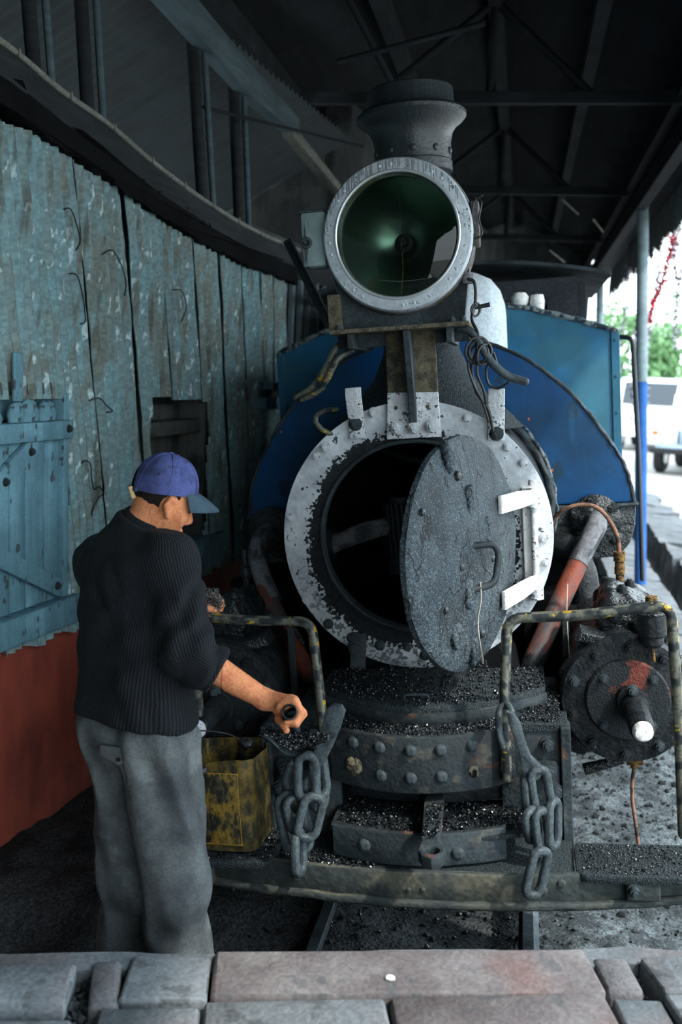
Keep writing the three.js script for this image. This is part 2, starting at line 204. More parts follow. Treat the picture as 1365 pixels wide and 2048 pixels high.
M.copper = pm('copper tube', 0.2, 256, (u, v) => { const m = N(u, v, 4, 8, 4, 3), f = N(u, v, 40, 40, 3, 8); return [mix(rgb(0x93705f), rgb(0x463e3a), sst(m * 0.7 + f * 0.3, 0.4, 0.6)), f, 0.3 + 0.3 * f]; }, { bump: 0.0006, metalness: 0.6 });
M.coal = new THREE.MeshPhysicalMaterial({ name: 'coal', color: 0x101417, roughness: 0.28, flatShading: true });
M.grit = pm('coal dust', 0.35, 512, (u, v) => { const m = N(u, v, 12, 12, 4, 3), f = N(u, v, 120, 120, 2, 8), k = speck(u, v, 77); let c = mul(rgb(0x22292c), 0.55 + 0.9 * f); if (k > 0.975) c = rgb(0x88959b); return [c, 0.45 * m + 0.55 * f, k > 0.94 ? 0.25 : 0.85]; }, { bump: 0.007 });
M.doorSoot = pm('crinkled soot crust', 0.7, 1024, (u, v) => { const n = N(u, v, 6, 5, 5, 3), m = N(u, v, 26, 14, 4, 13), f = N(u, v, 170, 170, 2, 8), k = speck(u, v, 7), r = Math.abs(N(u, v, 10, 5, 4, 61) - 0.5); let c = mix(rgb(0x363f44), rgb(0x252c30), sst(n, 0.35, 0.7)); c = mul(c, 0.45 + 1.1 * f); c = mix(c, rgb(0x15191b), sst(0.02 - r, 0, 0.015) * 0.8); if (k > 0.99) c = rgb(0xb8bfc2); return [c, 0.4 * m + 0.3 * f + 0.3 * sst(r, 0, 0.03), 0.5 + 0.4 * f]; }, { bump: 0.008 });
M.bead = new THREE.MeshPhysicalMaterial({ name: 'worn bright bead', color: 0xc6cdd0, metalness: 0.6, roughness: 0.3 });
M.cabFront = pm('dull grey cab plate', 0.9, 256, (u, v) => { const n = N(u, v, 5, 5, 5, 3), f = N(u, v, 60, 60, 2, 8); return [mul(mix(rgb(0x34383d), rgb(0x24272b), n), 0.8 + 0.4 * f), n, 0.6]; }, { bump: 0.002 });
M.cord = new THREE.MeshStandardMaterial({ name: 'pale string', color: 0xa9a499, roughness: 0.9 });
M.cable = new THREE.MeshStandardMaterial({ name: 'black rubber cable', color: 0x1d1e20, roughness: 0.5 });
// setting
function sheetFn(seed) { return (u, v) => { // flaking blue-green paint over grey-brown, running with the ridges
  const s = N(u, v, 40, 4, 4, seed), n = N(u, v, 5, 5, 5, seed + 3), f = N(u, v, 120, 120, 2, seed + 5), p = N(u, v, 30, 9, 4, seed + 9), w = N(u, v, 64, 22, 4, seed + 15);
  let c = mix(rgb(0x768f92), rgb(0x737d77), sst(n * 0.5 + s * 0.5, 0.4, 0.62)); c = mix(c, rgb(0x78a0a8), sst(p, 0.52, 0.66) * 0.6); c = mix(c, rgb(0xbcd2d6), sst(w, 0.7, 0.74) * 0.85); c = mix(c, rgb(0x4a4d4a), sst(s, 0.62, 0.8) * 0.6);
  return [mul(c, 0.84 + 0.3 * f), 0.35 * s + 0.2 * sst(p, 0.52, 0.66) + 0.25 * sst(w, 0.7, 0.73) + 0.2 * f, 0.5 + 0.3 * n]; }; }
M.sheets = [1, 2, 3].map((i) => pm('flaking painted iron sheet', [1.3, 1.3], 1024, sheetFn(i * 40), { bump: 0.006 }));
function woodFn(a, b, seed) { return (u, v) => { const g = N(u, v, 50, 3, 4, seed), n = N(u, v, 5, 5, 4, seed + 4), f = N(u, v, 90, 90, 2, seed + 6), k = N(u, v, 16, 12, 4, seed + 8); let c = mix(a, b, sst(n, 0.35, 0.7)); c = mix(c, rgb(0x3a4043), sst(k * 0.7 + g * 0.3, 0.66, 0.72) * 0.8); return [mul(c, 0.82 + 0.22 * g + 0.14 * f), 0.6 * g + 0.2 * f, 0.62 + 0.25 * f]; }; }
M.boards = pm('weathered grey boarding', 0.8, 256, woodFn(rgb(0x474a49), rgb(0x363939), 25), { bump: 0.002 });
M.tealWood = pm('blue-green painted planks', 0.7, 512, woodFn(rgb(0x6f9aa9), rgb(0x5f8592), 5), { bump: 0.003 });
M.darkWood = pm('dirty dark wood', 0.7, 512, woodFn(rgb(0x4c4f4b), rgb(0x2d3132), 15), { bump: 0.003 });
M.dado = pm('red oxide plaster', 1.2, 512, (u, v) => { const n = N(u, v, 5, 5, 5, 3), f = N(u, v, 90, 90, 3, 8), s = N(u, v, 20, 5, 4, 12); return [mul(mix(rgb(0x8f4436), rgb(0x74382f), sst(n, 0.35, 0.7)), 0.82 + 0.3 * s), 0.5 * f + 0.5 * n, 0.85]; }, { bump: 0.003 });
M.stones = [0, 1, 2].map((i) => pm('worn stone', 0.8, 512, (u, v) => { const n = N(u, v, 5, 5, 5, 3 + i), m = N(u, v, 18, 18, 4, 13 + i), f = N(u, v, 100, 100, 2, 8); let c = mix(rgb([0x6a6f73, 0x62676b, 0x6b6767][i]), rgb([0x555a5e, 0x50565a, 0x575152][i]), sst(n, 0.35, 0.7)); c = mix(c, rgb(0x754c44), sst(N(u, v, 3, 3, 4, 70 + i), 0.56, 0.8) * [0.1, 0.15, 0.3][i]); c = mix(c, rgb(0x45484a), sst(m, 0.64, 0.76) * 0.6); return [mul(c, 0.85 + 0.25 * f), 0.5 * m + 0.3 * n + 0.2 * f, 0.85]; }, { bump: 0.007 }));
M.ground = pm('ashy ground', 1.1, 1024, (u, v) => { const n = N(u, v, 4, 4, 5, 3), m = N(u, v, 22, 22, 5, 13), f = N(u, v, 170, 170, 2, 8); let c = mix(rgb(0x50575a), rgb(0x31373a), sst(n, 0.3, 0.7)); c = mix(c, rgb(0x23282a), sst(m, 0.45, 0.7) * 0.75); return [mul(c, 0.55 + 0.85 * f), 0.4 * n + 0.4 * m + 0.25 * f, 0.9]; }, { bump: 0.014 });
M.ash = pm('black ash', 0.8, 512, (u, v) => { const n = N(u, v, 4, 4, 5, 3), m = N(u, v, 22, 22, 5, 13), f = N(u, v, 110, 110, 2, 8), k = speck(u, v, 5); let c = mix(rgb(0x3d4244), rgb(0x222628), sst(n, 0.3, 0.7)); c = mul(c, 0.6 + 0.8 * f); if (k > 0.99) c = rgb(0x9aa0a2); return [c, 0.4 * m + 0.3 * n + 0.35 * f, 0.9]; }, { bump: 0.016 });
M.road = pm('dusty road', 3, 512, (u, v) => { const n = N(u, v, 5, 5, 5, 3), f = N(u, v, 90, 90, 3, 8); return [mul(mix(rgb(0x86837e), rgb(0x74716d), n), 0.85 + 0.3 * f), f, 0.9]; }, { bump: 0.006 });
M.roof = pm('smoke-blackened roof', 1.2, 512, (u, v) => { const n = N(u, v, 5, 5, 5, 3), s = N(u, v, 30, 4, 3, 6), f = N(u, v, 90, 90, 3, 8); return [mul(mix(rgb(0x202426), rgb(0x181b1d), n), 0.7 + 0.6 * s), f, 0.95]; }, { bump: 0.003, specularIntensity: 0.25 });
M.sootWood = pm('smoke-blackened timber', 0.8, 256, (u, v) => { const n = N(u, v, 4, 4, 4, 3), s = N(u, v, 4, 50, 3, 6); return [mul(mix(rgb(0x2b3033), rgb(0x1c2022), n), 0.75 + 0.5 * s), s, 0.75]; }, { bump: 0.002 });
M.leanTo = pm('weathered lean-to sheet', 1, 256, (u, v) => { const n = N(u, v, 5, 5, 4, 3); return [mul(mix(rgb(0x3d4446), rgb(0x35383a), sst(n, 0.4, 0.65)), 0.75 + 0.4 * n), n, 0.8]; }, { bump: 0.001, specularIntensity: 0.4 });
M.eaveBeam = pm('grey-green painted beam', 0.9, 256, (u, v) => { const n = N(u, v, 5, 5, 4, 3), s = N(u, v, 4, 50, 3, 6); return [mul(mix(rgb(0x5a6c72), rgb(0x45545a), n), 0.8 + 0.3 * s), s, 0.6]; }, { bump: 0.001 });
M.valance = pm('galvanised valance sheet', 0.5, 256, (u, v) => { const n = N(u, v, 5, 9, 4, 3); return [mul(rgb(0xa2aaa6), 0.75 + 0.35 * n), n, 0.6]; }, { bump: 0.001 });
M.postGrey = pm('grey painted post', 0.5, 256, (u, v) => { const n = N(u, v, 5, 9, 4, 3); return [mul(rgb(0x7b8d93), 0.75 + 0.4 * n), n, 0.5]; }, { bump: 0.001 });
M.postBlue = pm('blue painted post', 0.5, 256, (u, v) => { const n = N(u, v, 5, 9, 4, 3); return [mul(rgb(0x2f5fa0), 0.8 + 0.3 * n), n, 0.5]; }, { bump: 0.001 });
M.conduit = pm('dusty pale conduit', 0.5, 256, (u, v) => { const n = N(u, v, 5, 9, 4, 3), f = N(u, v, 60, 60, 2, 4); return [mul(mix(rgb(0x8b8d84), rgb(0x5f625c), n), 0.75 + 0.4 * f), n, 0.6]; }, { bump: 0.001 });
M.tin = pm('yellow painted tin, smeared black', [0.5, 0.5], 512, (u, v) => { const n = N(u, v, 7, 9, 5, 3), m = N(u, v, 26, 18, 4, 14), f = N(u, v, 110, 110, 2, 8), s = N(u, v, 30, 4, 3, 66); let c = mix(rgb(0x6e5a2a), rgb(0x4a4530), sst(m, 0.35, 0.65)); c = mix(c, rgb(0x1e1d19), sst(n * 0.5 + m * 0.3 + s * 0.2, 0.36, 0.64) * 0.9); c = mix(c, rgb(0xd9c27a), sst(s, 0.74, 0.8) * 0.35); return [mul(c, 0.8 + 0.3 * f), 0.5 * m + 0.3 * f, 0.4 + 0.35 * n]; }, { bump: 0.0025, metalness: 0.15 });
M.tinPanel = pm('yellow tin panel with smudged print', [0.17, 0.232], 512, (u, v) => { const n = N(u, v, 6, 6, 5, 31), m = N(u, v, 26, 18, 4, 14), f = N(u, v, 90, 90, 2, 8), e = Math.min(u, 1 - u, v, 1 - v), b = sst(0.05 - e + (n - 0.5) * 0.05, 0, 0.02); let c = mix(rgb(0x80652a), rgb(0x4a4630), sst(n, 0.3, 0.6)); c = mix(c, rgb(0x1c1c19), sst(n * 0.4 + m * 0.4 + f * 0.2, 0.4, 0.62) * 0.9); c = mix(c, rgb(0xb58a2a), b * 0.85); return [mul(c, 0.8 + 0.35 * f), 0.5 * m + 0.3 * f, 0.45 + 0.3 * n]; }, { bump: 0.002, metalness: 0.1, offset: [0.55, -0.1] });
// people
M.skin = pm('skin', 0.16, 256, (u, v) => { const n = N(u, v, 5, 5, 4, 3), f = N(u, v, 60, 60, 2, 8); return [mix(mul(rgb(0xc58059), 0.86 + 0.26 * f), rgb(0xa04f39), sst(n * 0.6 + N(u, v, 18, 18, 3, 9) * 0.4, 0.46, 0.7) * 0.6), 0.5 * f + 0.3 * n, 0.5]; }, { bump: 0.0012 });
M.sweater = pm('black ribbed knit', [0.16, 0.3], 512, (u, v) => { const r = Math.sin(u * 2 * PI * 22), n = N(u, v, 5, 5, 4, 3), f = N(u, v, 90, 160, 2, 8), k = sst(r, -0.3, 0.9); return [mul(mix(rgb(0x101317), rgb(0x21262b), k * (0.45 + 0.55 * n)), 0.75 + 0.5 * f), 0.75 * k + 0.25 * f, 0.92]; }, { bump: 0.0025, sheen: 0.1, sheenRoughness: 0.6, sheenColor: new THREE.Color(0.3, 0.36, 0.42) });
M.trousers = pm('dirty grey twill', 0.6, 512, (u, v) => { const n = N(u, v, 4, 4, 5, 3), m = N(u, v, 9, 9, 5, 14), w = Math.sin((u + v) * 2 * PI * 190), f = N(u, v, 150, 150, 2, 8); let c = mix(rgb(0x565b5c), rgb(0x3e4346), sst(n, 0.3, 0.75)); c = mix(c, rgb(0x35393c), sst(m, 0.4, 0.8) * 0.6); c = mix(c, rgb(0x8d9394), sst(N(u, v, 5, 5, 5, 81), 0.58, 0.78) * 0.45); return [mul(c, 0.85 + 0.25 * f), 0.3 * (w * 0.5 + 0.5) + 0.4 * m + 0.2 * f, 0.9]; }, { bump: 0.002 });
M.cap = pm('faded blue cap cloth', 0.2, 256, (u, v) => { const n = N(u, v, 4, 4, 5, 3), f = N(u, v, 110, 110, 2, 8); return [mul(mix(mix(rgb(0x485184), rgb(0x383f66), sst(n, 0.35, 0.7)), rgb(0x2c2f40), sst(N(u, v, 7, 7, 5, 41), 0.5, 0.85) * 0.7), 0.85 + 0.28 * f), f, 0.9]; }, { bump: 0.0008 });
M.capDark = pm('grimy cap brim', 0.2, 256, (u, v) => { const n = N(u, v, 4, 4, 5, 3), f = N(u, v, 110, 110, 2, 8); return [mul(mix(rgb(0x3f5663), rgb(0x2c3844), n), 0.85 + 0.28 * f), f, 0.85]; }, { bump: 0.0008 });
M.hair = pm('short dark hair', 0.05, 256, (u, v) => { const f = N(u, v, 50, 6, 3, 8); return [mul(rgb(0x1d1815), 0.6 + 0.9 * f), f, 0.6]; }, { bump: 0.0015 });
M.strap = new THREE.MeshStandardMaterial({ name: 'tan strap', color: 0xb89a6a, roughness: 0.8 });
M.eye = new THREE.MeshStandardMaterial({ name: 'eye', color: 0x1a1512, roughness: 0.2 });
M.woolM = new THREE.MeshPhysicalMaterial({ name: 'steel strands', color: 0x5e6568, metalness: 0.7, roughness: 0.35 });
M.truss = pm('sooted roof timber', 0.8, 256, (u, v) => { const n = N(u, v, 4, 4, 4, 3); return [mul(rgb(0x2b3033), 0.7 + 0.6 * n), n, 0.9]; }, { bump: 0.001, specularIntensity: 0.3 });
M.flag = new THREE.MeshStandardMaterial({ name: 'dry leaf', color: 0x9a8258, roughness: 0.9, side: THREE.DoubleSide });
// ---------------------------------------------------------------- the shed: ground, rails, left wall, roof, platform
const TILT = THREE.MathUtils.degToRad(6), ORG = V(0.125, 0.09, 0); // the track is banked; engine axis runs along z
const onTrack = (x, y, z) => V(x, y, z).applyAxisAngle(V(0, 0, 1), TILT).add(ORG).toArray();

const groundY = (x, z) => { const inMan = sst(-x, 0.22, 0.36) * sst(z, 0.35, 0.6) * (1 - sst(-x, 1.15, 1.4)); return 0.018 * n3(x * 5, z * 5, 1, 3) + 0.01 * n3(x * 16, z * 16, 2, 4) + 0.035 * sst(x, 0.5, 0.8) - 0.1 * inMan; };
function terrain(x0, x1, z0, z1, step, fn) {
  const nx = Math.round((x1 - x0) / step), nz = Math.round((z1 - z0) / step), g = new THREE.PlaneGeometry(x1 - x0, z1 - z0, nx, nz).rotateX(-PI / 2).translate((x0 + x1) / 2, 0, (z0 + z1) / 2), p = g.attributes.position;
  for (let i = 0; i < p.count; i++) p.setY(i, fn(p.getX(i), p.getZ(i)));
  g.computeVertexNormals(); return g;
}
const ground = structure('ground', [0, 0, 0], [0, 0, 0], 'grey ashy ground of trodden dust and cinders under the engine');
put(ground, 'earth', terrain(0.48, 1.35, -6, 1.6, 0.02, groundY), M.ground);
put(ground, 'ash_bed', terrain(-2.2, 0.5, -6, 1.6, 0.025, groundY), M.ash);
put(ground, 'far_earth', terrain(-4, 1.35, -14, -5.98, 0.25, (x, z) => 0), M.ash);
put(ground, 'near_earth', terrain(-4, 4, 1.58, 9, 0.25, (x, z) => 0), M.ground);
chips('ash_clinker', 'loose black clinker and grit lying over the ash between the rails', 1500, 0.009, (R) => { const x = -0.9 + 1.5 * R(), z = -0.4 + 1.7 * R(); return [x, groundY(x, z) + 0.003, z]; }, M.coal, null, 8);
chips('gravel', 'pale loose gravel on the trodden ground right of the track', 1400, 0.008, (R) => { const x = 0.5 + 0.8 * R(), z = -2.4 + 3.4 * R(); return [x, groundY(x, z) + 0.003, z]; }, M.stones[1], null, 9);
chips('clinker_lumps', 'dark lumps of clinker and cinder on the trodden ground right of the track', 1200, 0.011, (R) => { const x = 0.5 + 0.8 * R(), z = -2.4 + 3.4 * R() * R(); return [x, groundY(x, z) + 0.003, z]; }, M.ash, null, 19);

// rails
for (const [s, l] of [[-1, 'left rail of the track, grey worn steel, passing under the engine by the workman'], [1, 'right rail of the track, grey worn steel, passing under the engine near the gravel']]) {
  const r = thing('rail', l, 'rail', onTrack(s * 0.322, -0.085, 0), [0, 0, TILT], 'track rails');
  const prof = [[-0.032, 0], [0.032, 0], [0.032, 0.008], [0.007, 0.02], [0.007, 0.06], [0.02, 0.066], [0.02, 0.082], [0.016, 0.086], [-0.016, 0.086], [-0.02, 0.082], [-0.02, 0.066], [-0.007, 0.06], [-0.007, 0.02], [-0.032, 0.008]];
  put(r, 'rail_bar', ext(prof, -8, 1.15, 0.001), M.chain);
}
{ // dry leaves between the rails
  const R = rng(4);
  for (const [x, z, a, w, n] of [[-0.13, 0.6, 0.4, 0.05, 'pale dry leaf curled against the left rail'], [-0.06, 0.6, 1.2, 0.07, 'long dry leaf lying between the rails behind the ledge'], [0.0, 0.63, 2.0, 0.06, 'narrow dry leaf on the ash, between the other leaf and the right rail']]) {
    const g = new THREE.PlaneGeometry(w, 0.016, 8, 2), p = g.attributes.position;
    for (let i = 0; i < p.count; i++) { const u = p.getX(i) / w + 0.5; p.setXYZ(i, p.getX(i), p.getY(i) * Math.sin(PI * clamp(u, 0.06, 0.94)), 0.015 * Math.sin(u * 4 + a) + 60 * p.getY(i) ** 2); }
    g.rotateX(-PI / 2); g.computeVertexNormals();
    const t = tag(put(scene, numbered('dry_leaf'), g, M.flag, [x, groundY(x, z) + 0.02, z], [0.1, a, 0.1]), n, 'leaf');
  }
}

// left wall; its own frame: x runs away from the viewer along the wall, z points out to the track
const WALL_POS = [-1.42, 0, 0.2], WALL_ROT = [0, Math.atan2(1, 0.12), 0];
const wall = structure('wall_left', WALL_POS, WALL_ROT, 'left wall of flaking blue-green iron sheets above a red plastered base');
put(wall, 'red_base', bx(-9.2, 4.6, -0.35, 0.79, -0.22, -0.035, 0.01), M.dado);
put(wall, 'wall_core', bx(-9.2, 4.6, 0.79, 2.6, -0.26, -0.16, 0), M.boards);
// corrugated sheets lean slightly; windows are cut out of them
const holes = [[-0.42, 0.385, 0.79, 1.66], [1.06, 1.66, 0.78, 1.63]];
function corrugated(s0, s1, lean, y0, y1, pitch, amp, seed, out) {
  const nx = Math.max(4, Math.round((s1 - s0) / (pitch / 6))), ny = 40, P = [], idx = [], F = (i, j, b) => { const u = i / nx, v = j / ny, y = lerp(y0, y1, v), s = lerp(s0, s1, u) + lean * (y1 - y) / (y1 - y0) * 1; const ph = ((s1 - s0) * u) / pitch * 2 * PI; return [s, y + (v === 0 ? 0.018 * n3(s * 9, 0, seed) : 0) + (v === 1 ? 0.012 * n3(s * 14, 3, seed) : 0), out + amp * Math.cos(ph) + 0.006 * n3(s * 7, y * 4, seed, 5) + 0.003 * n3(s * 24, y * 18, seed, 6) - (b ? 0.004 : 0)]; };
  for (const b of [0, 1]) for (let j = 0; j <= ny; j++) for (let i = 0; i <= nx; i++) P.push(...F(i, j, b));
  const W = nx + 1, S = W * (ny + 1), open = (i, j) => { const a = F(i + 0.5, j + 0.5, 0); return holes.some((h) => a[0] > h[0] && a[0] < h[1] && a[1] > h[2] && a[1] < h[3]); };
  const cut = Array.from({ length: nx }, (_, i) => Array.from({ length: ny }, (_, j) => open(i, j)));
  const solid = (i, j) => i >= 0 && j >= 0 && i < nx && j < ny && !cut[i][j];
  for (let j = 0; j < ny; j++) for (let i = 0; i < nx; i++) if (!cut[i][j]) {
    const a = j * W + i, b = a + 1, c = a + W, d = c + 1; idx.push(a, b, d, a, d, c, a + S, d + S, b + S, a + S, c + S, d + S);
    const side = (p, q) => idx.push(p, p + S, q + S, p, q + S, q);
    if (!solid(i - 1, j)) side(c, a); if (!solid(i + 1, j)) side(b, d); if (!solid(i, j - 1)) side(a, b); if (!solid(i, j + 1)) side(d, c);
  }
  const g = new THREE.BufferGeometry(); g.setAttribute('position', new THREE.Float32BufferAttribute(P, 3)); g.setIndex(idx); g.computeVertexNormals(); const o = toCreasedNormals(g, 0.9), q = o.attributes.position, uv = new Float32Array(q.count * 2); // the sheet's own length and height
  for (let i = 0; i < q.count; i++) { uv[i * 2] = q.getX(i) + seed * 0.31; uv[i * 2 + 1] = q.getY(i); }
  o.setAttribute('uv', new THREE.BufferAttribute(uv, 2)); o.userData.done = true; return o;
}
const seams = [-9, -8.2, -7.4, -6.6, -5.8, -5, -4.2, -3.4, -2.7, -2.1, -1.5, -1.05, -0.7, -0.36, 0.4, 0.765, 1.08, 1.395, 1.7, 1.98, 2.24, 2.46, 2.66];
seams.slice(0, -1).forEach((s, i) => {
  const gap = [0.4, 0.765, 1.08, 1.7, 2.24].includes(seams[i + 1]) ? 0.014 : 0.004, top = 2.56 - 0.045 * Math.max(0, s) + 0.02 * n3(s * 7, 1, 1), R = rng(i + 3);
  put(wall, 'sheet', corrugated(s, seams[i + 1] - gap, s > 2.3 ? 0.2 : 0.345, 0.735, top, s < -1.6 ? 0.1 : i % 3 === 1 ? 0.05 : 0.062, i > 16 ? 0.011 : 0.0105, i, 0.004 * (R() - 0.5)), M.sheets[i % 3]);
});
// dark packing under the eaves rail, the rail itself and its conduit, sagging with the wall
const railLine = [[-9, 2.9], [-4, 2.9], [-1.2, 2.86], [-0.02, 2.77], [0.26, 2.72], [0.61, 2.68], [1.0, 2.61], [1.56, 2.54], [2.12, 2.5], [2.83, 2.49]];
{
  const dense = railLine.flatMap((p, i) => { const q = railLine[i + 1]; if (!q) return [p]; const n = Math.max(1, Math.round((q[0] - p[0]) / 0.03)); return Array.from({ length: n }, (_, k) => [lerp(p[0], q[0], k / n), lerp(p[1], q[1], k / n)]); });
  const mk = (dy0, dy1, z0, z1) => ext([...dense.map((p) => [p[0], p[1] + dy1]), ...dense.slice().reverse().map((p) => [p[0], p[1] + dy0])], z0, z1, 0.003);
  const tr = structure('trim_1', WALL_POS, WALL_ROT, 'dark steel rail along the top of the sheet wall');
  put(tr, 'rail_web', mk(-0.1, -0.008, -0.03, 0.035), M.sootWood);
  put(tr, 'packing', dent(mk(-0.19, -0.09, -0.05, 0.03), 0.022, 24, 4), M.dark);
  put(tr, 'conduit', tube(smooth(railLine.map((p) => [p[0], p[1] + 0.006, 0.03])), 0.0115, 220, 10), M.conduit);
  for (let i = 0; i < 9; i++) { const s = 0.02 + i * 0.31, k = railLine.findIndex((p) => p[0] > s), a = railLine[k - 1], b = railLine[k], y = lerp(a[1], b[1], (s - a[0]) / (b[0] - a[0])); put(tr, 'conduit_clip', bx(-0.005, 0.005, -0.014, 0.013, -0.004, 0.006, 0.002), M.conduit, [s, y + 0.006, 0.04]); }
  // clerestory: posts, painted eaves beam, dim lean-to sheets beyond
  const cl = structure('trim_2', WALL_POS, WALL_ROT, 'open strip above the wall with thin posts and a grey-green eaves beam');
  for (const [s, lean, h] of [[0.22, 0.06, 3.06], [0.555, 0.07, 3.14], [1.5, 0.15, 3.26], [1.96, 0.15, 3.3]]) { const y0 = 2.7 - 0.09 * s; put(cl, 'post', between([s + lean, y0, 0], [s, h, 0], 0.016, 0.016, 4), M.eaveBeam); put(cl, 'post_flange', between([s + lean - 0.05, y0, -0.035], [s - 0.05, h, -0.035], 0.03, 0.03, 4), M.sootWood); }
  put(cl, 'eaves_beam', ext([[-9, 3.52], [-1.2, 3.52], [1.04, 3.285], [2.0, 3.15], [2.7, 3.115], [2.7, 3.215], [1.92, 3.3], [1.32, 3.39], [-1.2, 3.68], [-9, 3.68]], -0.03, 0.05, 0.004), M.eaveBeam);
  put(cl, 'eaves_batten', ext([[2.6, 3.1], [3.7, 2.93], [3.7, 2.98], [2.6, 3.16]], -0.02, 0.05, 0.003), M.conduit);
  put(cl, 'stay_rod', between([1.55, 2.99, -0.02], [3.0, 3.12, 0.35], 0.008, 0.008, 8), M.sootWood);
  for (let i = -18; i < 12; i++) { // sheets of the lean-to, corrugations running down its slope
    const s0 = -1.2 + i * 0.44, nx = 44, g = new THREE.PlaneGeometry(0.445, 2.3, nx, 1), p = g.attributes.position;
    for (let k = 0; k < p.count; k++) { const u = p.getX(k), v = p.getY(k) / 2.3 + 0.5; p.setXYZ(k, s0 + u + 0.22, lerp(2.35, 3.42, v) + 0.011 * Math.cos(((s0 + u) / 0.08) * 2 * PI), lerp(-2.1, -0.06, v)); }
    g.computeVertexNormals(); const h = g.clone().translate(0, -0.004, 0); h.setIndex(Array.from(h.index.array).reverse()); h.computeVertexNormals();
    put(cl, 'sheet', join([g, h]), M.leanTo);
  }
  put(cl, 'lean_to_wall', bx(-9.2, 4.2, 0, 2.75, -2.2, -2.1, 0), M.boards);
  put(cl, 'lean_to_end', bx(4.1, 4.2, 0, 3.4, -2.2, -0.26, 0), M.boards);
  put(cl, 'lean_to_near_end', bx(-9.3, -9.2, 0, 3.4, -2.2, -0.26, 0), M.boards);
}
{ // shuttered window near the viewer: planks, rails and crossed braces
  const w = structure('window_1', WALL_POS, WALL_ROT, 'blue-green plank shutter with rails and diagonal braces');
  const edges = [-0.42, -0.3, -0.19, -0.08, 0.035, 0.13, 0.25, 0.345]; const R = rng(7);
  for (let i = 0; i < edges.length - 1; i++) put(w, 'plank', dent(bx(edges[i] + 0.004, edges[i + 1] - 0.004, 0.8, 1.52, -0.035, -0.012 + 0.004 * R(), 0.004), 0.002, 8, i), M.tealWood);
  put(w, 'top_rail', dent(bx(-0.42, 0.375, 1.492, 1.562, -0.02, 0.035, 0.006), 0.003, 9, 3), M.tealWood);
  put(w, 'bottom_rail', dent(bx(-0.42, 0.43, 0.775, 0.88, -0.02, 0.045, 0.008), 0.004, 9, 5), M.tealWood);
  put(w, 'jamb', dent(bx(0.352, 0.385, 0.79, 1.66, -0.1, 0.008, 0.004), 0.002, 9, 6), M.tealWood);
  const brace = (a, b, h) => { const dx = b[0] - a[0], dy = b[1] - a[1], L = Math.hypot(dx, dy), n = [-dy / L * h, dx / L * h]; return ext([[a[0] - n[0], a[1] - n[1]], [b[0] - n[0], b[1] - n[1]], [b[0] + n[0], b[1] + n[1]], [a[0] + n[0], a[1] + n[1]]], -0.014, 0.014, 0.003); };
  put(w, 'brace', brace([0.2, 1.5], [-0.32, 1.2], 0.034), M.tealWood); put(w, 'brace', brace([-0.32, 1.23], [0.33, 0.92], 0.034), M.tealWood);
  const bolt = hexBolt(0.012, 0.01); for (const [s, y] of [[0.13, 1.455], [-0.02, 1.36], [0.3, 0.935], [-0.1, 1.12], [0.34, 1.53]]) put(w, 'bolt_head', bolt, M.iron, [s, y, 0.014 + (y > 1.5 ? 0.02 : 0)]);
  put(w, 'lintel', dent(bx(-0.42, 0.3, 1.655, 1.7, -0.12, -0.005, 0.006), 0.004, 9, 8), M.darkWood);
  put(w, 'hanging_slat', dent(bx(0.02, 0.075, 1.635, 1.8, 0.012, 0.02, 0.002), 0.002, 9, 9), M.tealWood);
  put(w, 'shutter_back', bx(-0.44, 0.37, 0.78, 1.66, -0.15, -0.1, 0), M.boards);
  put(w, 'upper_plank', dent(bx(-0.42, 0.35, 1.56, 1.66, -0.1, -0.06, 0.004), 0.003, 9, 10), M.tealWood);
}
{ // rounded lumps of broken plaster on the rail
  [[-0.1, 0.08, 0.06, 'broad plaster lump on the shutter rail, leftmost of four'], [0.075, 0.045, 0.075, 'narrow upright plaster lump on the shutter rail'], [0.155, 0.05, 0.08, 'round-topped plaster lump on the shutter rail beside the narrow one'], [0.26, 0.055, 0.075, 'plaster lump on the shutter rail nearest the window jamb']].forEach(([s, w, h, l], i) => {
    const c = V(s, 1.56, -0.012).applyEuler(new THREE.Euler(...WALL_ROT)).add(V(...WALL_POS));
    tag(put(scene, numbered('plaster_lump'), dent(lathe([[0.0001, 0], [w * 0.9, 0.002], [w, h * 0.35], [w * 0.8, h * 0.8], [w * 0.35, h], [0.0001, h * 1.02]], 16), 0.006, 18, i), M.tealWood, [c.x, c.y - 0.002, c.z], [0, WALL_ROT[1], 0]).translateZ(0), l, 'plaster').scale.set(1, 1, 0.5);
  });
}
{ // second window: set back, dark, its shutter ajar inside
  const w = structure('window_2', WALL_POS, WALL_ROT, 'dark recessed window with old plank shutter behind the workman');
  put(w, 'recess_back', bx(1.0, 1.75, 0.75, 1.66, -0.3, -0.27, 0), M.boards);
  for (const [a, b] of [[1.06, 1.2], [1.205, 1.34], [1.345, 1.47]]) put(w, 'plank', dent(bx(a, b, 0.86, 1.6, -0.13, -0.1, 0.004), 0.003, 8, a * 10), M.darkWood);
  put(w, 'shelf_rail', dent(bx(1.07, 1.62, 1.455, 1.525, -0.1, -0.02, 0.006), 0.004, 9, 2), M.darkWood);
  put(w, 'sill', dent(bx(1.3, 1.84, 0.845, 0.93, -0.1, 0.03, 0.006), 0.004, 9, 3), M.tealWood);
  put(w, 'sill_board', dent(bx(1.34, 1.88, 0.765, 0.85, -0.08, 0.016, 0.006), 0.004, 9, 4), M.tealWood);
  put(w, 'side_jamb', dent(bx(1.03, 1.065, 0.78, 1.63, -0.27, -0.02, 0.004), 0.002, 9, 5), M.darkWood);
  put(w, 'far_jamb', dent(bx(1.655, 1.69, 0.78, 1.63, -0.27, -0.02, 0.004), 0.002, 9, 6), M.darkWood);
}
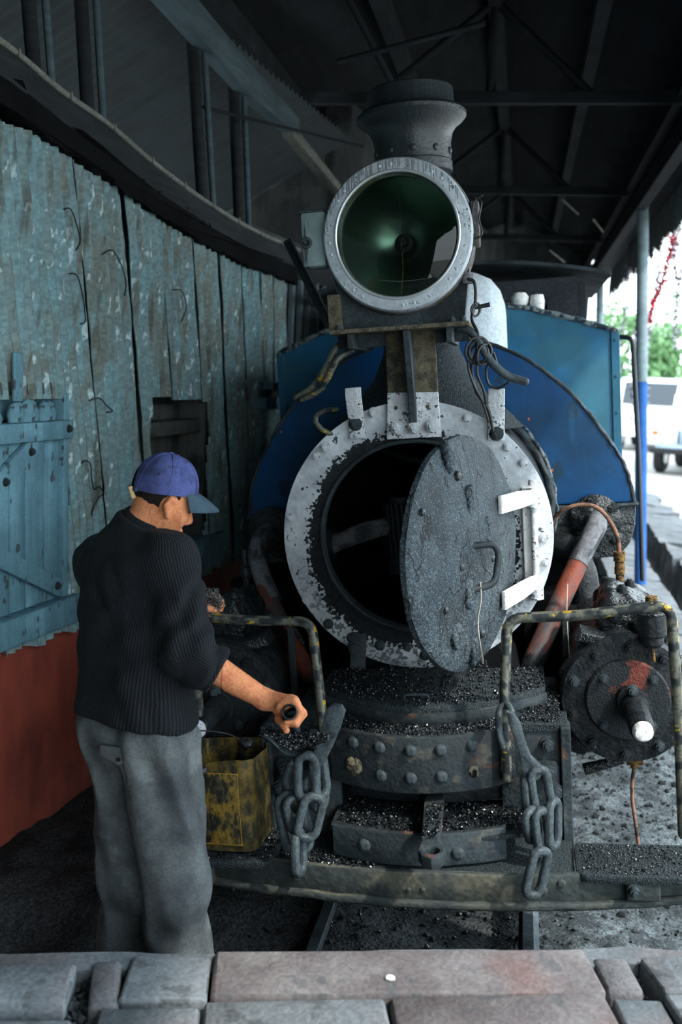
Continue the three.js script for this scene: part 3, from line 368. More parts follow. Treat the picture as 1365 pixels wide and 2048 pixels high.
{ // beyond the sheets: a dark opening with upright bars, then more wall
  const w = structure('window_3', WALL_POS, WALL_ROT, 'dark barred opening at the far end of the wall');
  for (let i = 0; i < 9; i++) put(w, 'bar', bx(2.74 + i * 0.15, 2.78 + i * 0.15, 0.79, 2.36, -0.05, -0.02, 0.004), M.postGrey);
  put(w, 'head', bx(2.68, 4.3, 2.34, 2.5, -0.1, -0.02, 0.004), M.sootWood);
  put(w, 'shelf', bx(2.32, 2.72, 1.67, 1.71, 0, 0.09, 0.004), M.tealWood); put(w, 'shelf_apron', bx(2.32, 2.72, 1.56, 1.625, 0, 0.05, 0.004), M.tealWood); put(w, 'shelf_gap', bx(2.32, 2.7, 1.625, 1.67, 0, 0.02, 0.002), M.darkWood);
}
{ // wire loops twisted through the sheets
  const mkWire = (pts, l) => { const o = tag(put(scene, numbered('wire_loop'), tube(smooth(pts), 0.0028, 40, 6), M.cable, WALL_POS, WALL_ROT), l, 'wire'); };
  mkWire([[0.37, 2.1, 0.0], [0.385, 2.1, 0.03], [0.42, 2.04, 0.035], [0.45, 1.97, 0.03], [0.46, 1.93, 0.025], [0.455, 1.92, 0.0]], 'bent wire through the sheet high above the plank shutter');
  mkWire([[0.33, 2.32, 0.0], [0.34, 2.33, 0.03], [0.38, 2.28, 0.035], [0.42, 2.22, 0.025], [0.43, 2.19, 0.0]], 'topmost bent wire on the wall, just under the eaves rail');
  mkWire([[0.53, 1.63, 0.0], [0.56, 1.64, 0.03], [0.62, 1.61, 0.03], [0.68, 1.585, 0.02], [0.67, 1.58, 0]], 'short wire hook between the two windows');
  mkWire([[0.47, 1.37, 0.0], [0.47, 1.4, 0.02], [0.5, 1.385, 0.03], [0.51, 1.33, 0.03], [0.53, 1.28, 0.03], [0.56, 1.29, 0.03], [0.6, 1.26, 0.03], [0.56, 1.24, 0.03], [0.54, 1.2, 0.02], [0.56, 1.15, 0.0]], 'tangled wire loop right of the plank shutter');
  mkWire([[0.62, 2.2, 0.0], [0.64, 2.22, 0.03], [0.72, 2.16, 0.035], [0.76, 2.1, 0.03], [0.8, 2.05, 0.0]], 'long curved wire on the second sheet from the shutter');
  mkWire([[1.24, 2.12, 0.0], [1.26, 2.12, 0.03], [1.31, 2.05, 0.035], [1.33, 1.98, 0.0]], 'thin wire on the wall above the dark window');
}
// roof: left slope, right slope, purlins, tie beams, eaves with a sheet valance on the open side
{
  const roof = structure('roof', [0, 0, 0], [0, 0, 0], 'smoke-blackened sheet roof over the track');
  const slope = (x0, y0, x1, y1, zA, zB) => { const L = Math.hypot(x1 - x0, y1 - y0), g = new THREE.BoxGeometry(L, 0.05, zB - zA); return g.rotateZ(Math.atan2(y1 - y0, x1 - x0)).translate((x0 + x1) / 2, (y0 + y1) / 2, (zA + zB) / 2); };
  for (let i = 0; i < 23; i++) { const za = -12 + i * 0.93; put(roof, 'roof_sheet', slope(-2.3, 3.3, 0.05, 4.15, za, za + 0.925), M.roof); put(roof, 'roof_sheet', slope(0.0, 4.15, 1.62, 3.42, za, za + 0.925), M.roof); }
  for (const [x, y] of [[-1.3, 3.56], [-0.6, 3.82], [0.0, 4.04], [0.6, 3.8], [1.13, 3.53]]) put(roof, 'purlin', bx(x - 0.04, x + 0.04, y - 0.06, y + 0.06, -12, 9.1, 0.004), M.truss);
  for (const z of [-1.2, -3, -6, -9]) {
    put(roof, 'tie_beam', bx(-1.35, 1.13, 3.43, 3.5, z - 0.03, z + 0.03, 0.004), M.truss);
    put(roof, 'strut', between([-0.7, 3.47, z], [-0.02, 4.0, z], 0.025, 0.025, 4), M.truss); put(roof, 'strut', between([0.62, 3.47, z], [0.02, 4.0, z], 0.025, 0.025, 4), M.truss);
    put(roof, 'king_post', between([0, 3.45, z], [0, 4.02, z], 0.025, 0.025, 4), M.truss);
  }
  put(roof, 'diagonal_brace', between([-0.56, 3.42, -1.2], [-0.29, 2.97, -1.3], 0.018, 0.018, 4), M.truss);
  put(roof, 'diagonal_brace', between([-0.6, 3.16, -1.25], [0.05, 3.3, -1.2], 0.013, 0.013, 4), M.truss);
  for (const [a, b] of [[[0.5, 3.05, -4], [0.62, 2.95, -4]], [[0.72, 2.92, -4], [0.8, 2.83, -4]], [[0.44, 2.7, -4], [0.55, 2.62, -4]]]) put(roof, 'slipped_lath', between([a[0], a[1], a[2]], [b[0], b[1], b[2]], 0.008, 0.008, 6), M.conduit);
  put(roof, 'eaves_purlin', bx(1.09, 1.17, 3.14, 3.3, -12, 9.1, 0.006), M.sootWood);
  put(roof, 'eaves_plank', bx(1.17, 1.5, 3.38, 3.42, -12, 9.1, 0.004), M.sootWood);
  const R = rng(12);
  for (let i = 0; i < 49; i++) { // sheets of the valance, ragged at the bottom
    const z0 = -11.6 + i * 0.42, n = 32, P = [], idx = []; for (const b of [0, 1]) for (let k = 0; k <= n; k++) for (const t of [0, 1]) { const z = z0 + (0.43 * k) / n; P.push(1.45 + 0.012 * Math.cos(z / 0.07 * 2 * PI) + b * 0.004, t ? 3.4 : 3.02 + 0.05 * n3(z * 5, 1, 2) + 0.02 * R(), z); }
    for (let k = 0; k < n; k++) { const a = k * 2, S = (n + 1) * 2; idx.push(a, a + 2, a + 3, a, a + 3, a + 1, a + S, a + S + 3, a + S + 2, a + S, a + S + 1, a + S + 3); }
    const g = new THREE.BufferGeometry(); g.setAttribute('position', new THREE.Float32BufferAttribute(P, 3)); g.setIndex(idx); g.computeVertexNormals(); put(roof, 'valance_sheet', g, M.valance);
  }
  const back = structure('wall_back', [0, 0, 0], [0, 0, 0], 'dark end wall of the shed'); put(back, 'boarding', bx(-4, 1.2, 0, 4.2, -12.2, -12, 0), M.boards);
  const far = structure('wall_far_left', WALL_POS, WALL_ROT, 'sooty wall beyond the barred opening'); put(far, 'boarding', bx(4.2, 12.5, -0.3, 3.7, -0.3, -0.1, 0), M.boards); const front = structure('added_wall_front', [0, 0, 0], [0, 0, 0], 'added boarded wall behind the viewer that shuts off light from the front'); put(front, 'boarding', bx(-4, 1.5, 0, 4.2, 9.1, 9.25, 0), M.boards);  // front boarding is unseen, added to shut off sky light behind the viewer
}
{ // posts on the open side: grey above, blue below
  const mkPost = (x0, z, x1, l) => { const p = thing('roof_post', l, 'post', [x0, 0.14, z], [0, 0, 0], 'roof posts along the open side'); const c = (t) => [(x1 - x0) * t, 3.05 * t, 0];
    put(p, 'lower_shaft', between(c(0), c(0.55), 0.047, 0.047, 20), M.postBlue); put(p, 'upper_shaft', between(c(0.55), c(1.02), 0.046, 0.046, 20), M.postGrey); put(p, 'base_plate', bx(-0.09, 0.09, -0.02, 0.02, -0.09, 0.09, 0.004), M.iron); };
  mkPost(1.385, -5, 1.15, 'nearer roof post, blue below and grey above, beside the engine cab'); mkPost(1.38, -9.4, 1.15, 'farther roof post, seen just past the corner of the cab roof');
}
// kerb, drain and bank on the open side
{
  const kerb = structure('kerb', [0, 0, 0], [0, 0, 0], 'weathered stone kerb under the roof posts'); const R = rng(6);
  for (let i = 0; i < 15; i++) { const z = -12 + i * 0.62; put(kerb, 'kerb_stone', dent(block(0.42, 0.34, 0.6, 0.06).translate(1.36, 0.0, z + 0.3), 0.012, 7, i, 0.7), M.stones[i % 2]); }
  const bank = structure('bank', [0, 0, 0], [0, 0, 0], 'rubble bank between the drain and the road'); for (let i = 0; i < 13; i++) put(bank, 'bank_stone', dent(block(0.5, 0.4, 0.8, 0.08).translate(2.08 + 0.04 * R(), 0.0, -12 + i * 0.82 + 0.4), 0.03, 5, i + 30, 0.7), M.stones[1]);
  const drain = structure('drain', [0, 0, 0], [0, 0, 0], 'dark open drain behind the kerb'); put(drain, 'drain_bed', bx(1.3, 2.2, -0.3, -0.25, -12, -1, 0), M.ash); put(drain, 'drain_cover', bx(1.34, 2.3, -0.12, -0.02, -2.7, 9, 0.004), M.ground);
  const road = structure('road', [0, 0, 0], [0, 0, 0], 'pale dusty road outside the shed'); put(road, 'road_surface', bx(2.2, 60, -0.3, 0.03, -80, 30, 0), M.road);
}
// stone ledge in front of the viewer
{
  const YAW = 0.269, ledge = structure('platform', [-0.77, 0, 1.385], [0, YAW, 0], 'ledge of worn grey and reddish stone blocks'); const R = rng(31);
  put(ledge, 'platform_core', dent(block(3.6, 0.34, 0.9, 0.15).translate(0.75, 0.17, 0.46), 0.006, 5, 3), M.stones[1]);
  // [x0, x1, z0, z1, top, tone, turn]
  const rows = [[-0.75, -0.28, 0.0, 0.22, 0.405, 0], [-0.27, 0.165, 0.045, 0.185, 0.425, 0, -0.02], [0.205, 0.27, 0.02, 0.185, 0.412, 1, -0.08], [0.28, 0.47, 0.01, 0.175, 0.415, 0, 0.02], [0.475, 1.375, 0.0, 0.165, 0.42, 2, 0.012], [1.385, 1.47, 0.02, 0.16, 0.41, 1, 0.04], [1.5, 1.95, 0.03, 0.17, 0.425, 0, -0.05], [1.96, 2.4, 0.0, 0.17, 0.42, 1],
    [-0.75, -0.1, 0.225, 0.5, 0.41, 1], [-0.09, 0.19, 0.215, 0.5, 0.405, 0], [0.235, 0.45, 0.195, 0.46, 0.412, 1, 0.02], [0.46, 0.86, 0.182, 0.48, 0.418, 0, -0.015], [0.87, 1.36, 0.172, 0.46, 0.416, 2, 0.01], [1.375, 1.49, 0.175, 0.45, 0.402, 1, 0.05], [1.5, 2.1, 0.18, 0.5, 0.42, 0], [-0.3, 0.6, 0.5, 0.85, 0.41, 1], [0.62, 1.5, 0.48, 0.85, 0.41, 0]];
  rows.forEach(([x0, x1, z0, z1, y, t, a = 0], i) => put(ledge, 'stone_block', dent(new RoundedBoxGeometry(x1 - x0, 0.1, z1 - z0, 10, 0.012).translate(0, 0, 0), 0.007, 11, i * 3 + 2, 0.6), M.stones[t], [(x0 + x1) / 2, y - 0.05, (z0 + z1) / 2], [0.03 * (R() - 0.5), -a, 0.02 * (R() - 0.5)]));
  put(ledge, 'edge_course', dent(block(3.2, 0.075, 0.07, 0.04).translate(0.8, 0.365, 0.012), 0.008, 8, 44), M.stones[1]);
  chips('ledge_rubble', 'crumbled mortar and small rubble in the broken joint of the stone ledge', 160, 0.008, (q) => { const a = q(), x = a < 0.6 ? 0.19 + 0.05 * (q() - 0.5) : 1.44 + 0.1 * (q() - 0.5), z = 0.04 + 0.2 * q(); return [x, 0.37 + 0.012 * q(), z]; }, M.stones[1], ledge, 13);
  const pb = tag(put(scene, numbered('pebble'), dent(new THREE.SphereGeometry(0.011, 12, 8).scale(1, 0.6, 0.8), 0.002, 60, 2), M.white, [0.11, 0.426, 1.27]), 'small white pebble on the joint of the stone ledge', 'pebble');
}
// ---------------------------------------------------------------- the engine, in its own frame: x across, y up from the rail top, z forward; the smokebox ring stands at z = 0
const loco = thing('steam_locomotive', 'small blue and black tank engine with silver ring, big headlamp and open smokebox door', 'locomotive', ORG.toArray(), [0, 0, TILT]);
const L = (name, g, m, pos, rot, parent = loco) => put(parent, name, g, m, pos, rot);
const CX = -0.012, CY = 1.16; // axis of the boiler
const BOLT = hexBolt(0.0115, 0.012), BIG = hexBolt(0.018, 0.017), SMALLRIV = rivet(0.0055, 0.004), RIV = rivet(0.019, 0.012), NUT = hexBolt(0.014, 0.02);
const onFace = (parent, name, g, m, list, z) => list.forEach(([x, y, dz = 0]) => L(name, g, m, [x, y, z + dz], [0, 0, x * 40], parent));

// smokebox: a hollow drum with fittings inside
{
  const drum = L('smokebox', lathe([[0.325, 0], [0.455, 0], [0.455, -0.69], [0.44, -0.69], [0.44, -0.03], [0.325, -0.03], [0.325, 0]], 72, 'z').translate(CX, CY, 0), M.black);
  L('tube_plate', cyl(0.44, 0.44, 0.02, 48).rotateX(PI / 2).translate(CX, CY, -0.672), M.dark, null, null, drum);
  L('blast_pipe', lathe([[0.0001, -0.17], [0.07, -0.17], [0.05, -0.05], [0.045, 0.12], [0.0001, 0.12]], 24).translate(-0.12, 1.13, -0.42), M.iron, null, null, drum);
  for (let i = 0; i < 9; i++) L('blast_pipe_rib', bx(-0.006, 0.006, -0.11, 0.1, -0.01, 0.01, 0.003), M.iron, [-0.12 + 0.055 * Math.sin((i - 4) * 0.33), 1.13, -0.42 + 0.055 * Math.cos((i - 4) * 0.33)], [0, (i - 4) * 0.33, 0.05], drum);
  L('inner_steam_pipe', tube(smooth([[-0.43, 1.06, -0.4], [-0.33, 1.1, -0.37], [-0.24, 1.13, -0.36], [-0.17, 1.14, -0.4]]), 0.036, 24, 14), M.pipeGrey, null, null, drum);
  L('inner_upper_pipe', tube(smooth([[-0.3, 1.5, -0.5], [-0.15, 1.42, -0.45], [0.0, 1.38, -0.45], [0.2, 1.38, -0.5]]), 0.012, 24, 8), M.iron, null, null, drum);
  L('inner_flange', cyl(0.06, 0.06, 0.03, 20).rotateZ(PI / 2).translate(-0.39, 1.08, -0.38), M.black, null, null, drum);
  // crusted lip where the drum meets the tank, and the flared foot of the chimney
  L('lagging_lip', dent(new THREE.TorusGeometry(0.472, 0.017, 10, 120).translate(CX, CY, -0.66), 0.011, 22, 4), M.iron, null, null, drum);
  L('lagging_edge', dent(new THREE.TorusGeometry(0.493, 0.006, 8, 120).translate(CX, CY, -0.655), 0.008, 26, 9), M.chipped, null, null, drum);
  L('chimney_foot', dent(lathe([[0.14, 2.1], [0.12, 2.02], [0.122, 1.9], [0.14, 1.79], [0.18, 1.7], [0.24, 1.62], [0.31, 1.56], [0.36, 1.5], [0.0001, 1.5]], 40).translate(0, 0, -0.36), 0.004, 14, 3), M.grit, null, null, drum);
}
// the silver ring and all that is bolted to it
const ring = L('smokebox_ring', ext(circle(0.462, 96), -0.012, 0.022, 0.005, [circle(0.33, 80)]), M.ring, [CX, CY, 0]);
{
  L('mouth_rim', lathe([[0.332, -0.02], [0.332, 0.03], [0.326, 0.034], [0.32, 0.03], [0.32, -0.02]], 80, 'z'), M.iron, null, null, ring);
  const b = [[-0.133, 1.588], [0.179, 1.554], [-0.34, 1.453], [-0.305, 1.481], [-0.444, 1.24], [-0.447, 1.17], [-0.404, 0.952], [0.307, 1.452], [0.357, 1.396], [0.414, 1.143], [0.42, 1.06], [0.385, 0.955], [0.21, 0.79], [-0.06, 0.775], [0.1, 0.775]];
  b.forEach(([x, y], i) => L('bolt', i % 3 ? BOLT : NUT, y < 0.9 ? M.chain : M.silver, [x - CX, y - CY, 0.022], [0, 0, i], ring));
  for (const [x, y] of [[-0.334, 0.861], [-0.156, 0.782], [-0.253, 0.81], [0.0, 0.745]]) L('rivet_head', RIV, M.iron, [x - CX, y - CY, 0.022], null, ring);
  // door dogs: bent straps with a large bolt
  const strap = (x, y, a, m) => {
    const s = [[0, -0.012], [0.014, 0.055], [0.022, 0.075], [0.03, 0.11], [0.034, 0.145]], pts = [[-0.085, 0.002], [-0.02, 0.006], [0.02, 0.02], [0.06, 0.03], [0.085, 0.024]];
    const prof = [...pts.map((p) => [p[1] + 0.006, p[0]]), ...pts.slice().reverse().map((p) => [p[1] - 0.006, p[0]])];
    return L('door_dog', ext(prof.map((p) => [p[0], p[1]]), -0.027, 0.027, 0.003).rotateY(-PI / 2), m, [x - CX, y - CY, 0.026], [0, 0, a], ring);
  };
  strap(-0.193, 1.59, 0.02, M.silver); strap(0.276, 1.56, -0.05, M.silver);
  const low = strap(-0.232, 0.745, PI - 0.06, M.iron);
  for (const [x, y] of [[-0.196, 1.553], [0.274, 1.497], [-0.243, 0.778]]) L('dog_bolt', BIG, M.iron, [x - CX, y - CY, 0.034], null, ring);
  // hinge: post, lugs and pin on the right side of the ring
  L('hinge_post', bx(-0.024, 0.022, -0.17, 0.17, -0.004, 0.02, 0.004), M.white, [0.372 - CX, 1.145 - CY, 0.024], null, ring);
  L('hinge_pin', between([0.385 - CX, 1.315 - CY, 0.062], [0.385 - CX, 0.965 - CY, 0.062], 0.012, 0.012, 16), M.silver, null, null, ring);
  for (const y of [1.305, 1.0]) L('hinge_lug', join([bx(-0.024, 0.022, -0.022, 0.022, 0, 0.04, 0.004), cyl(0.024, 0.024, 0.05, 18).translate(0, 0, 0.04)]), M.silver, [0.385 - CX, y - 0.03 - CY, 0.022], null, ring);
  L('hinge_knob', lathe([[0.0001, 0.02], [0.014, 0.018], [0.016, 0], [0.0001, -0.002]], 14), M.silver, [0.385 - CX, 1.325 - CY, 0.062], null, ring);
  L('cotter', between([0.385 - CX, 0.968 - CY, 0.062], [0.385 - CX, 0.94 - CY, 0.066], 0.008, 0.006, 10), M.iron, null, null, ring);
  // cable end hooked to the left of the ring
}
// smokebox door, swung open on its hinge
{
  const ANG = 1.15, r = 0.352, dx = -0.385;
  const prof = [[0.0001, 0.058]]; for (let i = 1; i <= 14; i++) { const t = i / 14; prof.push([r * 0.97 * t, 0.058 - 0.045 * t * t]); } prof.push([r, 0.006], [r, -0.012], [r * 0.96, -0.02], [0.0001, -0.02]);
  const door = L('smokebox_door', dent(lathe(prof, 90, 'z'), 0.0022, 24, 6, 0.9).translate(dx, 0, -0.045), M.doorSoot, [0.372, 1.165, 0.075], [0, ANG, 0]);
  const st = (y, s) => dent(ext([[-0.235, y - 0.03 + s], [-0.235, y + 0.026 + s], [-0.1, y + 0.026 + s * 0.5], [-0.02, y + 0.022], [0.02, y + 0.02], [0.02, y - 0.022], [-0.02, y - 0.026], [-0.1, y - 0.03 + s * 0.5]], 0.0, 0.016, 0.003), 0.0012, 40, 3);
  L('hinge_strap', st(0.125, 0.004).translate(0, 0, 0.0), M.white, null, null, door); L('hinge_strap', st(-0.16, -0.012).translate(0, 0, 0.0), M.white, null, null, door);
  L('door_handle', tube(corners([[-0.43, 0.03, 0.0], [-0.375, 0.03, 0.05], [-0.36, 0.0, 0.058], [-0.375, -0.09, 0.05], [-0.43, -0.1, 0.0]], 0.03), 0.0105, 50, 12), M.iron, null, null, door);
  for (const [x, y, s] of [[-0.36, -0.25, 1], [-0.66, 0.16, 0.8], [-0.5, -0.02, 0.9], [-0.3, -0.03, 0.9], [-0.47, 0.24, 1.1], [-0.58, -0.13, 0.8]]) L('door_stud', rivet(0.014 * s, 0.012 * s), M.grease, [x, y, 0.008 - 0.3 * ((x + 0.385) ** 2 + y * y)], null, door);
  for (const [x, y, s] of [[-0.5, 0.3, 1.6], [-0.42, 0.16, 1.4], [-0.46, -0.1, 1.5], [-0.33, 0.07, 1.2], [-0.52, -0.22, 1.3], [-0.4, -0.3, 1.4]]) L('soot_lump', dent(new THREE.SphereGeometry(0.026 * s, 18, 12).scale(0.7, 1.3, 0.5), 0.008, 30, s * 10), M.doorSoot, [x, y, 0.004 - 0.3 * ((x + 0.385) ** 2 + y * y)], null, door);
}
// bracket that carries the headlamp
{
  const br = L('lamp_bracket', ext([[-0.083, 1.5], [0.089, 1.5], [0.088, 1.66], [0.087, 1.86], [-0.078, 1.86], [-0.08, 1.66]], 0.028, 0.042, 0.003), M.bracket);
  L('bracket_foot', ext([[-0.09, 1.496], [0.092, 1.496], [0.088, 1.645], [-0.08, 1.652]], 0.024, 0.047, 0.003, [circle(0.0065, 12, -0.055, 1.6), circle(0.0065, 12, 0.05, 1.598)]), M.silver, null, null, br);
  const gus = ext([[0.04, 1.545], [0.075, 1.55], [0.16, 1.845], [0.04, 1.86]], -0.011, 0.011, 0.003).rotateY(-PI / 2); // rib standing out of the plate
  L('bracket_rib', gus.translate(0.004, 0, 0), M.iron, null, null, br);
  for (const x of [-0.053, 0.004, 0.064]) L('bracket_bolt', BIG, M.silver, [x, 1.535, 0.05], null, br);
  const shelf = L('lamp_shelf', join([bx(-0.245, 0.205, 1.848, 1.862, -0.22, 0.17, 0.003)]), M.bracket);
  L('shelf_angle', bx(-0.24, 0.2, 1.805, 1.85, 0.02, 0.034, 0.002), M.iron, null, null, shelf); L('shelf_rib', bx(-0.19, -0.17, 1.8, 1.85, -0.2, 0.14, 0.002), M.iron, null, null, shelf); L('shelf_rib', bx(0.13, 0.15, 1.8, 1.85, -0.2, 0.14, 0.002), M.iron, null, null, shelf);
  for (const x of [-0.22, 0.15, 0.185]) L('shelf_bolt', BOLT, M.iron, [x, 1.862, 0.12], [-PI / 2, 0, 0], shelf);
}
// headlamp
{
  const H = [-0.015, 2.152, 0.1];
  const lamp = L('headlamp', lathe([[0.19, -0.03], [0.246, -0.028], [0.25, -0.045], [0.25, -0.075], [0.24, -0.085], [0.237, -0.3], [0.225, -0.33], [0.0001, -0.34], [0.0001, -0.33], [0.21, -0.32], [0.228, -0.29], [0.228, -0.05], [0.19, -0.03]], 72, 'z'), M.lampBody, H);
  L('lamp_rim', lathe([[0.199, -0.02], [0.203, 0.006], [0.206, 0.009], [0.237, 0.004], [0.243, -0.006], [0.243, -0.03], [0.199, -0.03]], 90, 'z'), M.lampRing, [0, 0, 0], null, lamp);
  L('glass_bead', new THREE.TorusGeometry(0.2, 0.0055, 10, 90).translate(0, 0, 0.007), M.bead, null, null, lamp);
  for (let i = 0; i < 8; i++) for (const d of [-0.07, 0.07]) { const a = (i / 8) * 2 * PI + 0.12 + d * 1.2; L('rim_rivet', SMALLRIV, M.lampRing, [0.221 * Math.cos(a), 0.221 * Math.sin(a), 0.006], null, lamp); }
  const rp = []; for (let i = 0; i <= 22; i++) { const r = 0.022 + (0.195 - 0.022) * (i / 22); rp.push([r, -0.2 + (r * r) / (4 * 0.062) * 0.98]); }
  L('reflector', new THREE.LatheGeometry([...rp, ...rp.slice().reverse().map(([a, b]) => [a + 0.001, b - 0.003])].map((p) => new THREE.Vector2(...p)), 72).rotateX(PI / 2), M.mirror, null, null, lamp);
  L('bulb_socket', lathe([[0.0001, -0.16], [0.012, -0.16], [0.014, -0.19], [0.03, -0.192], [0.032, -0.2], [0.0001, -0.205]], 24, 'z'), M.black, null, null, lamp);
  L('socket_ring', new THREE.TorusGeometry(0.021, 0.003, 8, 30).translate(0, 0, -0.17), M.black, null, null, lamp);
  L('bulb_wire', tube(smooth([[0.0, 0.012, -0.155], [-0.004, -0.004, -0.13], [0.0, -0.03, -0.12], [0.002, -0.1, -0.1], [0, -0.185, -0.04]]), 0.0016, 30, 6), M.brass, null, null, lamp);
  L('upper_wire', tube(smooth([[0, 0.03, -0.17], [0.001, 0.1, -0.12], [0, 0.16, -0.08]]), 0.001, 20, 6), M.cable, null, null, lamp);
  L('lens', lathe([[0.0001, 0.018], [0.06, 0.016], [0.12, 0.011], [0.17, 0.004], [0.199, -0.004]], 64, 'z'), M.glass, null, null, lamp);
  // hinge box on the left, catch and tied wire on the right
  L('terminal_box', dent(bx(-0.318, -0.235, -0.075, 0.1, -0.12, -0.02, 0.008), 0.0015, 20, 2), M.lampBox, null, null, lamp);
  L('terminal_cap', bx(-0.325, -0.24, 0.098, 0.108, -0.125, -0.02, 0.004), M.iron, null, null, lamp);
  L('terminal_boss', join([new THREE.TorusGeometry(0.014, 0.006, 8, 20), cyl(0.006, 0.006, 0.03, 8).rotateX(PI / 2)]).translate(-0.302, 0.002, -0.016), M.chain, null, null, lamp);
  L('catch', bx(0.236, 0.262, -0.05, 0.09, -0.09, -0.02, 0.006), M.lampBody, null, null, lamp);
  L('catch_wire', tube(smooth([[0.25, 0.1, -0.02], [0.27, 0.085, -0.015], [0.262, 0.03, -0.01], [0.268, -0.02, -0.01], [0.245, -0.03, -0.012], [0.25, 0.085, -0.01], [0.275, 0.1, -0.01]]), 0.003, 50, 6), M.cable, null, null, lamp);
  L('cradle_plate', bx(-0.245, -0.2, -0.29, -0.17, -0.12, -0.02, 0.003), M.bracket, null, null, lamp);
  L('cradle_plate', ext([[0.13, -0.29], [0.2, -0.29], [0.205, -0.11], [0.185, -0.125], [0.13, -0.2]], -0.1, -0.06, 0.003), M.bracket, null, null, lamp);
  L('cradle', ext([...Array.from({ length: 25 }, (_, i) => { const a = PI + 0.35 + (i / 24) * (PI - 0.7); return [0.242 * Math.cos(a), 0.242 * Math.sin(a)]; }), [0.2, -0.29], [-0.2, -0.29]], -0.12, -0.05, 0.003), M.iron, null, null, lamp);
  L('cable_gland', between([0.215, -0.13, -0.05], [0.215, -0.165, -0.05], 0.02, 0.02, 14), M.lampBody, null, null, lamp);
}
{ // cables at the right of the lamp shelf
  const c = L('lamp_cable', tube(smooth([[0.205, 2.0, 0.07], [0.222, 1.99, 0.075], [0.225, 1.93, 0.08], [0.212, 1.87, 0.1], [0.23, 1.82, 0.12], [0.222, 1.76, 0.13], [0.205, 1.72, 0.11], [0.215, 1.64, 0.08], [0.25, 1.58, 0.06], [0.265, 1.5, 0.05]]), 0.0055, 80, 8), M.cable);
  for (const [r, x, y, t] of [[0.036, 0.235, 1.765, 0.2], [0.029, 0.232, 1.76, -0.3], [0.042, 0.226, 1.77, 0.5], [0.033, 0.245, 1.755, 0.9]]) L('coil_turn', new THREE.TorusGeometry(r, 0.0042, 8, 40), M.cable, [x, y, 0.12], [t * 0.5, t, 0], c);
  for (const p of [[[0.2, 1.78, 0.12], [0.195, 1.72, 0.12], [0.21, 1.66, 0.11], [0.235, 1.6, 0.08], [0.25, 1.54, 0.06]], [[0.25, 1.79, 0.12], [0.262, 1.74, 0.12], [0.25, 1.7, 0.11], [0.258, 1.66, 0.1], [0.285, 1.645, 0.1], [0.32, 1.662, 0.11]], [[0.23, 1.76, 0.13], [0.222, 1.7, 0.12], [0.24, 1.64, 0.1], [0.245, 1.6, 0.08]], [[0.275, 1.76, 0.1], [0.284, 1.73, 0.11], [0.29, 1.71, 0.12]]]) L('cable_tail', tube(smooth(p), 0.0042, 40, 7), M.cable, null, null, c);
  for (const [r, y] of [[0.02, 1.9], [0.016, 1.895]]) L('coil_turn', new THREE.TorusGeometry(r, 0.0035, 8, 30), M.cable, [0.225, y, 0.09], [0.3, 0.8, 0], c);
  L('cable_lug', between([0.21, 1.905, 0.085], [0.27, 1.913, 0.085], 0.0055, 0.0075, 8), M.cable, null, null, c);
  L('conduit_arm', tube(smooth([[0.17, 1.84, 0.1], [0.2, 1.835, 0.11], [0.232, 1.795, 0.12], [0.265, 1.735, 0.12], [0.315, 1.685, 0.11], [0.372, 1.662, 0.1]]), 0.0135, 50, 14), M.chain);
  L('grab_rod', tube(smooth([[-0.2, 1.84, 0.0], [-0.245, 1.815, 0.02], [-0.29, 1.745, 0.02], [-0.335, 1.69, 0.01], [-0.402, 1.652, 0.0]]), 0.012, 40, 12), M.rail); L('grab_rod', tube(smooth([[-0.2, 1.8, 0.02], [-0.24, 1.775, 0.04], [-0.285, 1.705, 0.04], [-0.315, 1.67, 0.03], [-0.378, 1.646, 0.02]]), 0.0105, 40, 12), M.rail);
  L('lean_bar', between([-0.49, 2.24, -0.4], [-0.34, 1.91, -0.38], 0.018, 0.018, 14), M.iron);
  L('blower_pipe', tube(smooth([[-0.3, 1.6, -0.2], [-0.315, 1.6, -0.05], [-0.335, 1.585, 0.0], [-0.335, 1.565, 0.02], [-0.3, 1.53, 0.02], [-0.27, 1.52, 0.01]]), 0.0095, 40, 10), M.rail);
}
// chimney
{
  const ch = L('chimney', lathe([[0.105, 2.0], [0.118, 2.0], [0.12, 2.06], [0.118, 2.43], [0.142, 2.435], [0.142, 2.47], [0.138, 2.475], [0.14, 2.54], [0.148, 2.575], [0.164, 2.598], [0.187, 2.614], [0.199, 2.628], [0.2, 2.64], [0.188, 2.652], [0.162, 2.66], [0.157, 2.675], [0.155, 2.725], [0.15, 2.73], [0.135, 2.728], [0.12, 2.6], [0.105, 2.4], [0.105, 2.0]], 72).translate(0, 0, -0.4), M.chimney);
  for (let i = 0; i < 10; i++) { const a = i * 0.63 + 0.1; L('chimney_rivet', rivet(0.012, 0.008), M.chimney, [0.14 * Math.sin(a), 2.503, -0.4 + 0.14 * Math.cos(a)], [0, a, 0], ch); }
}
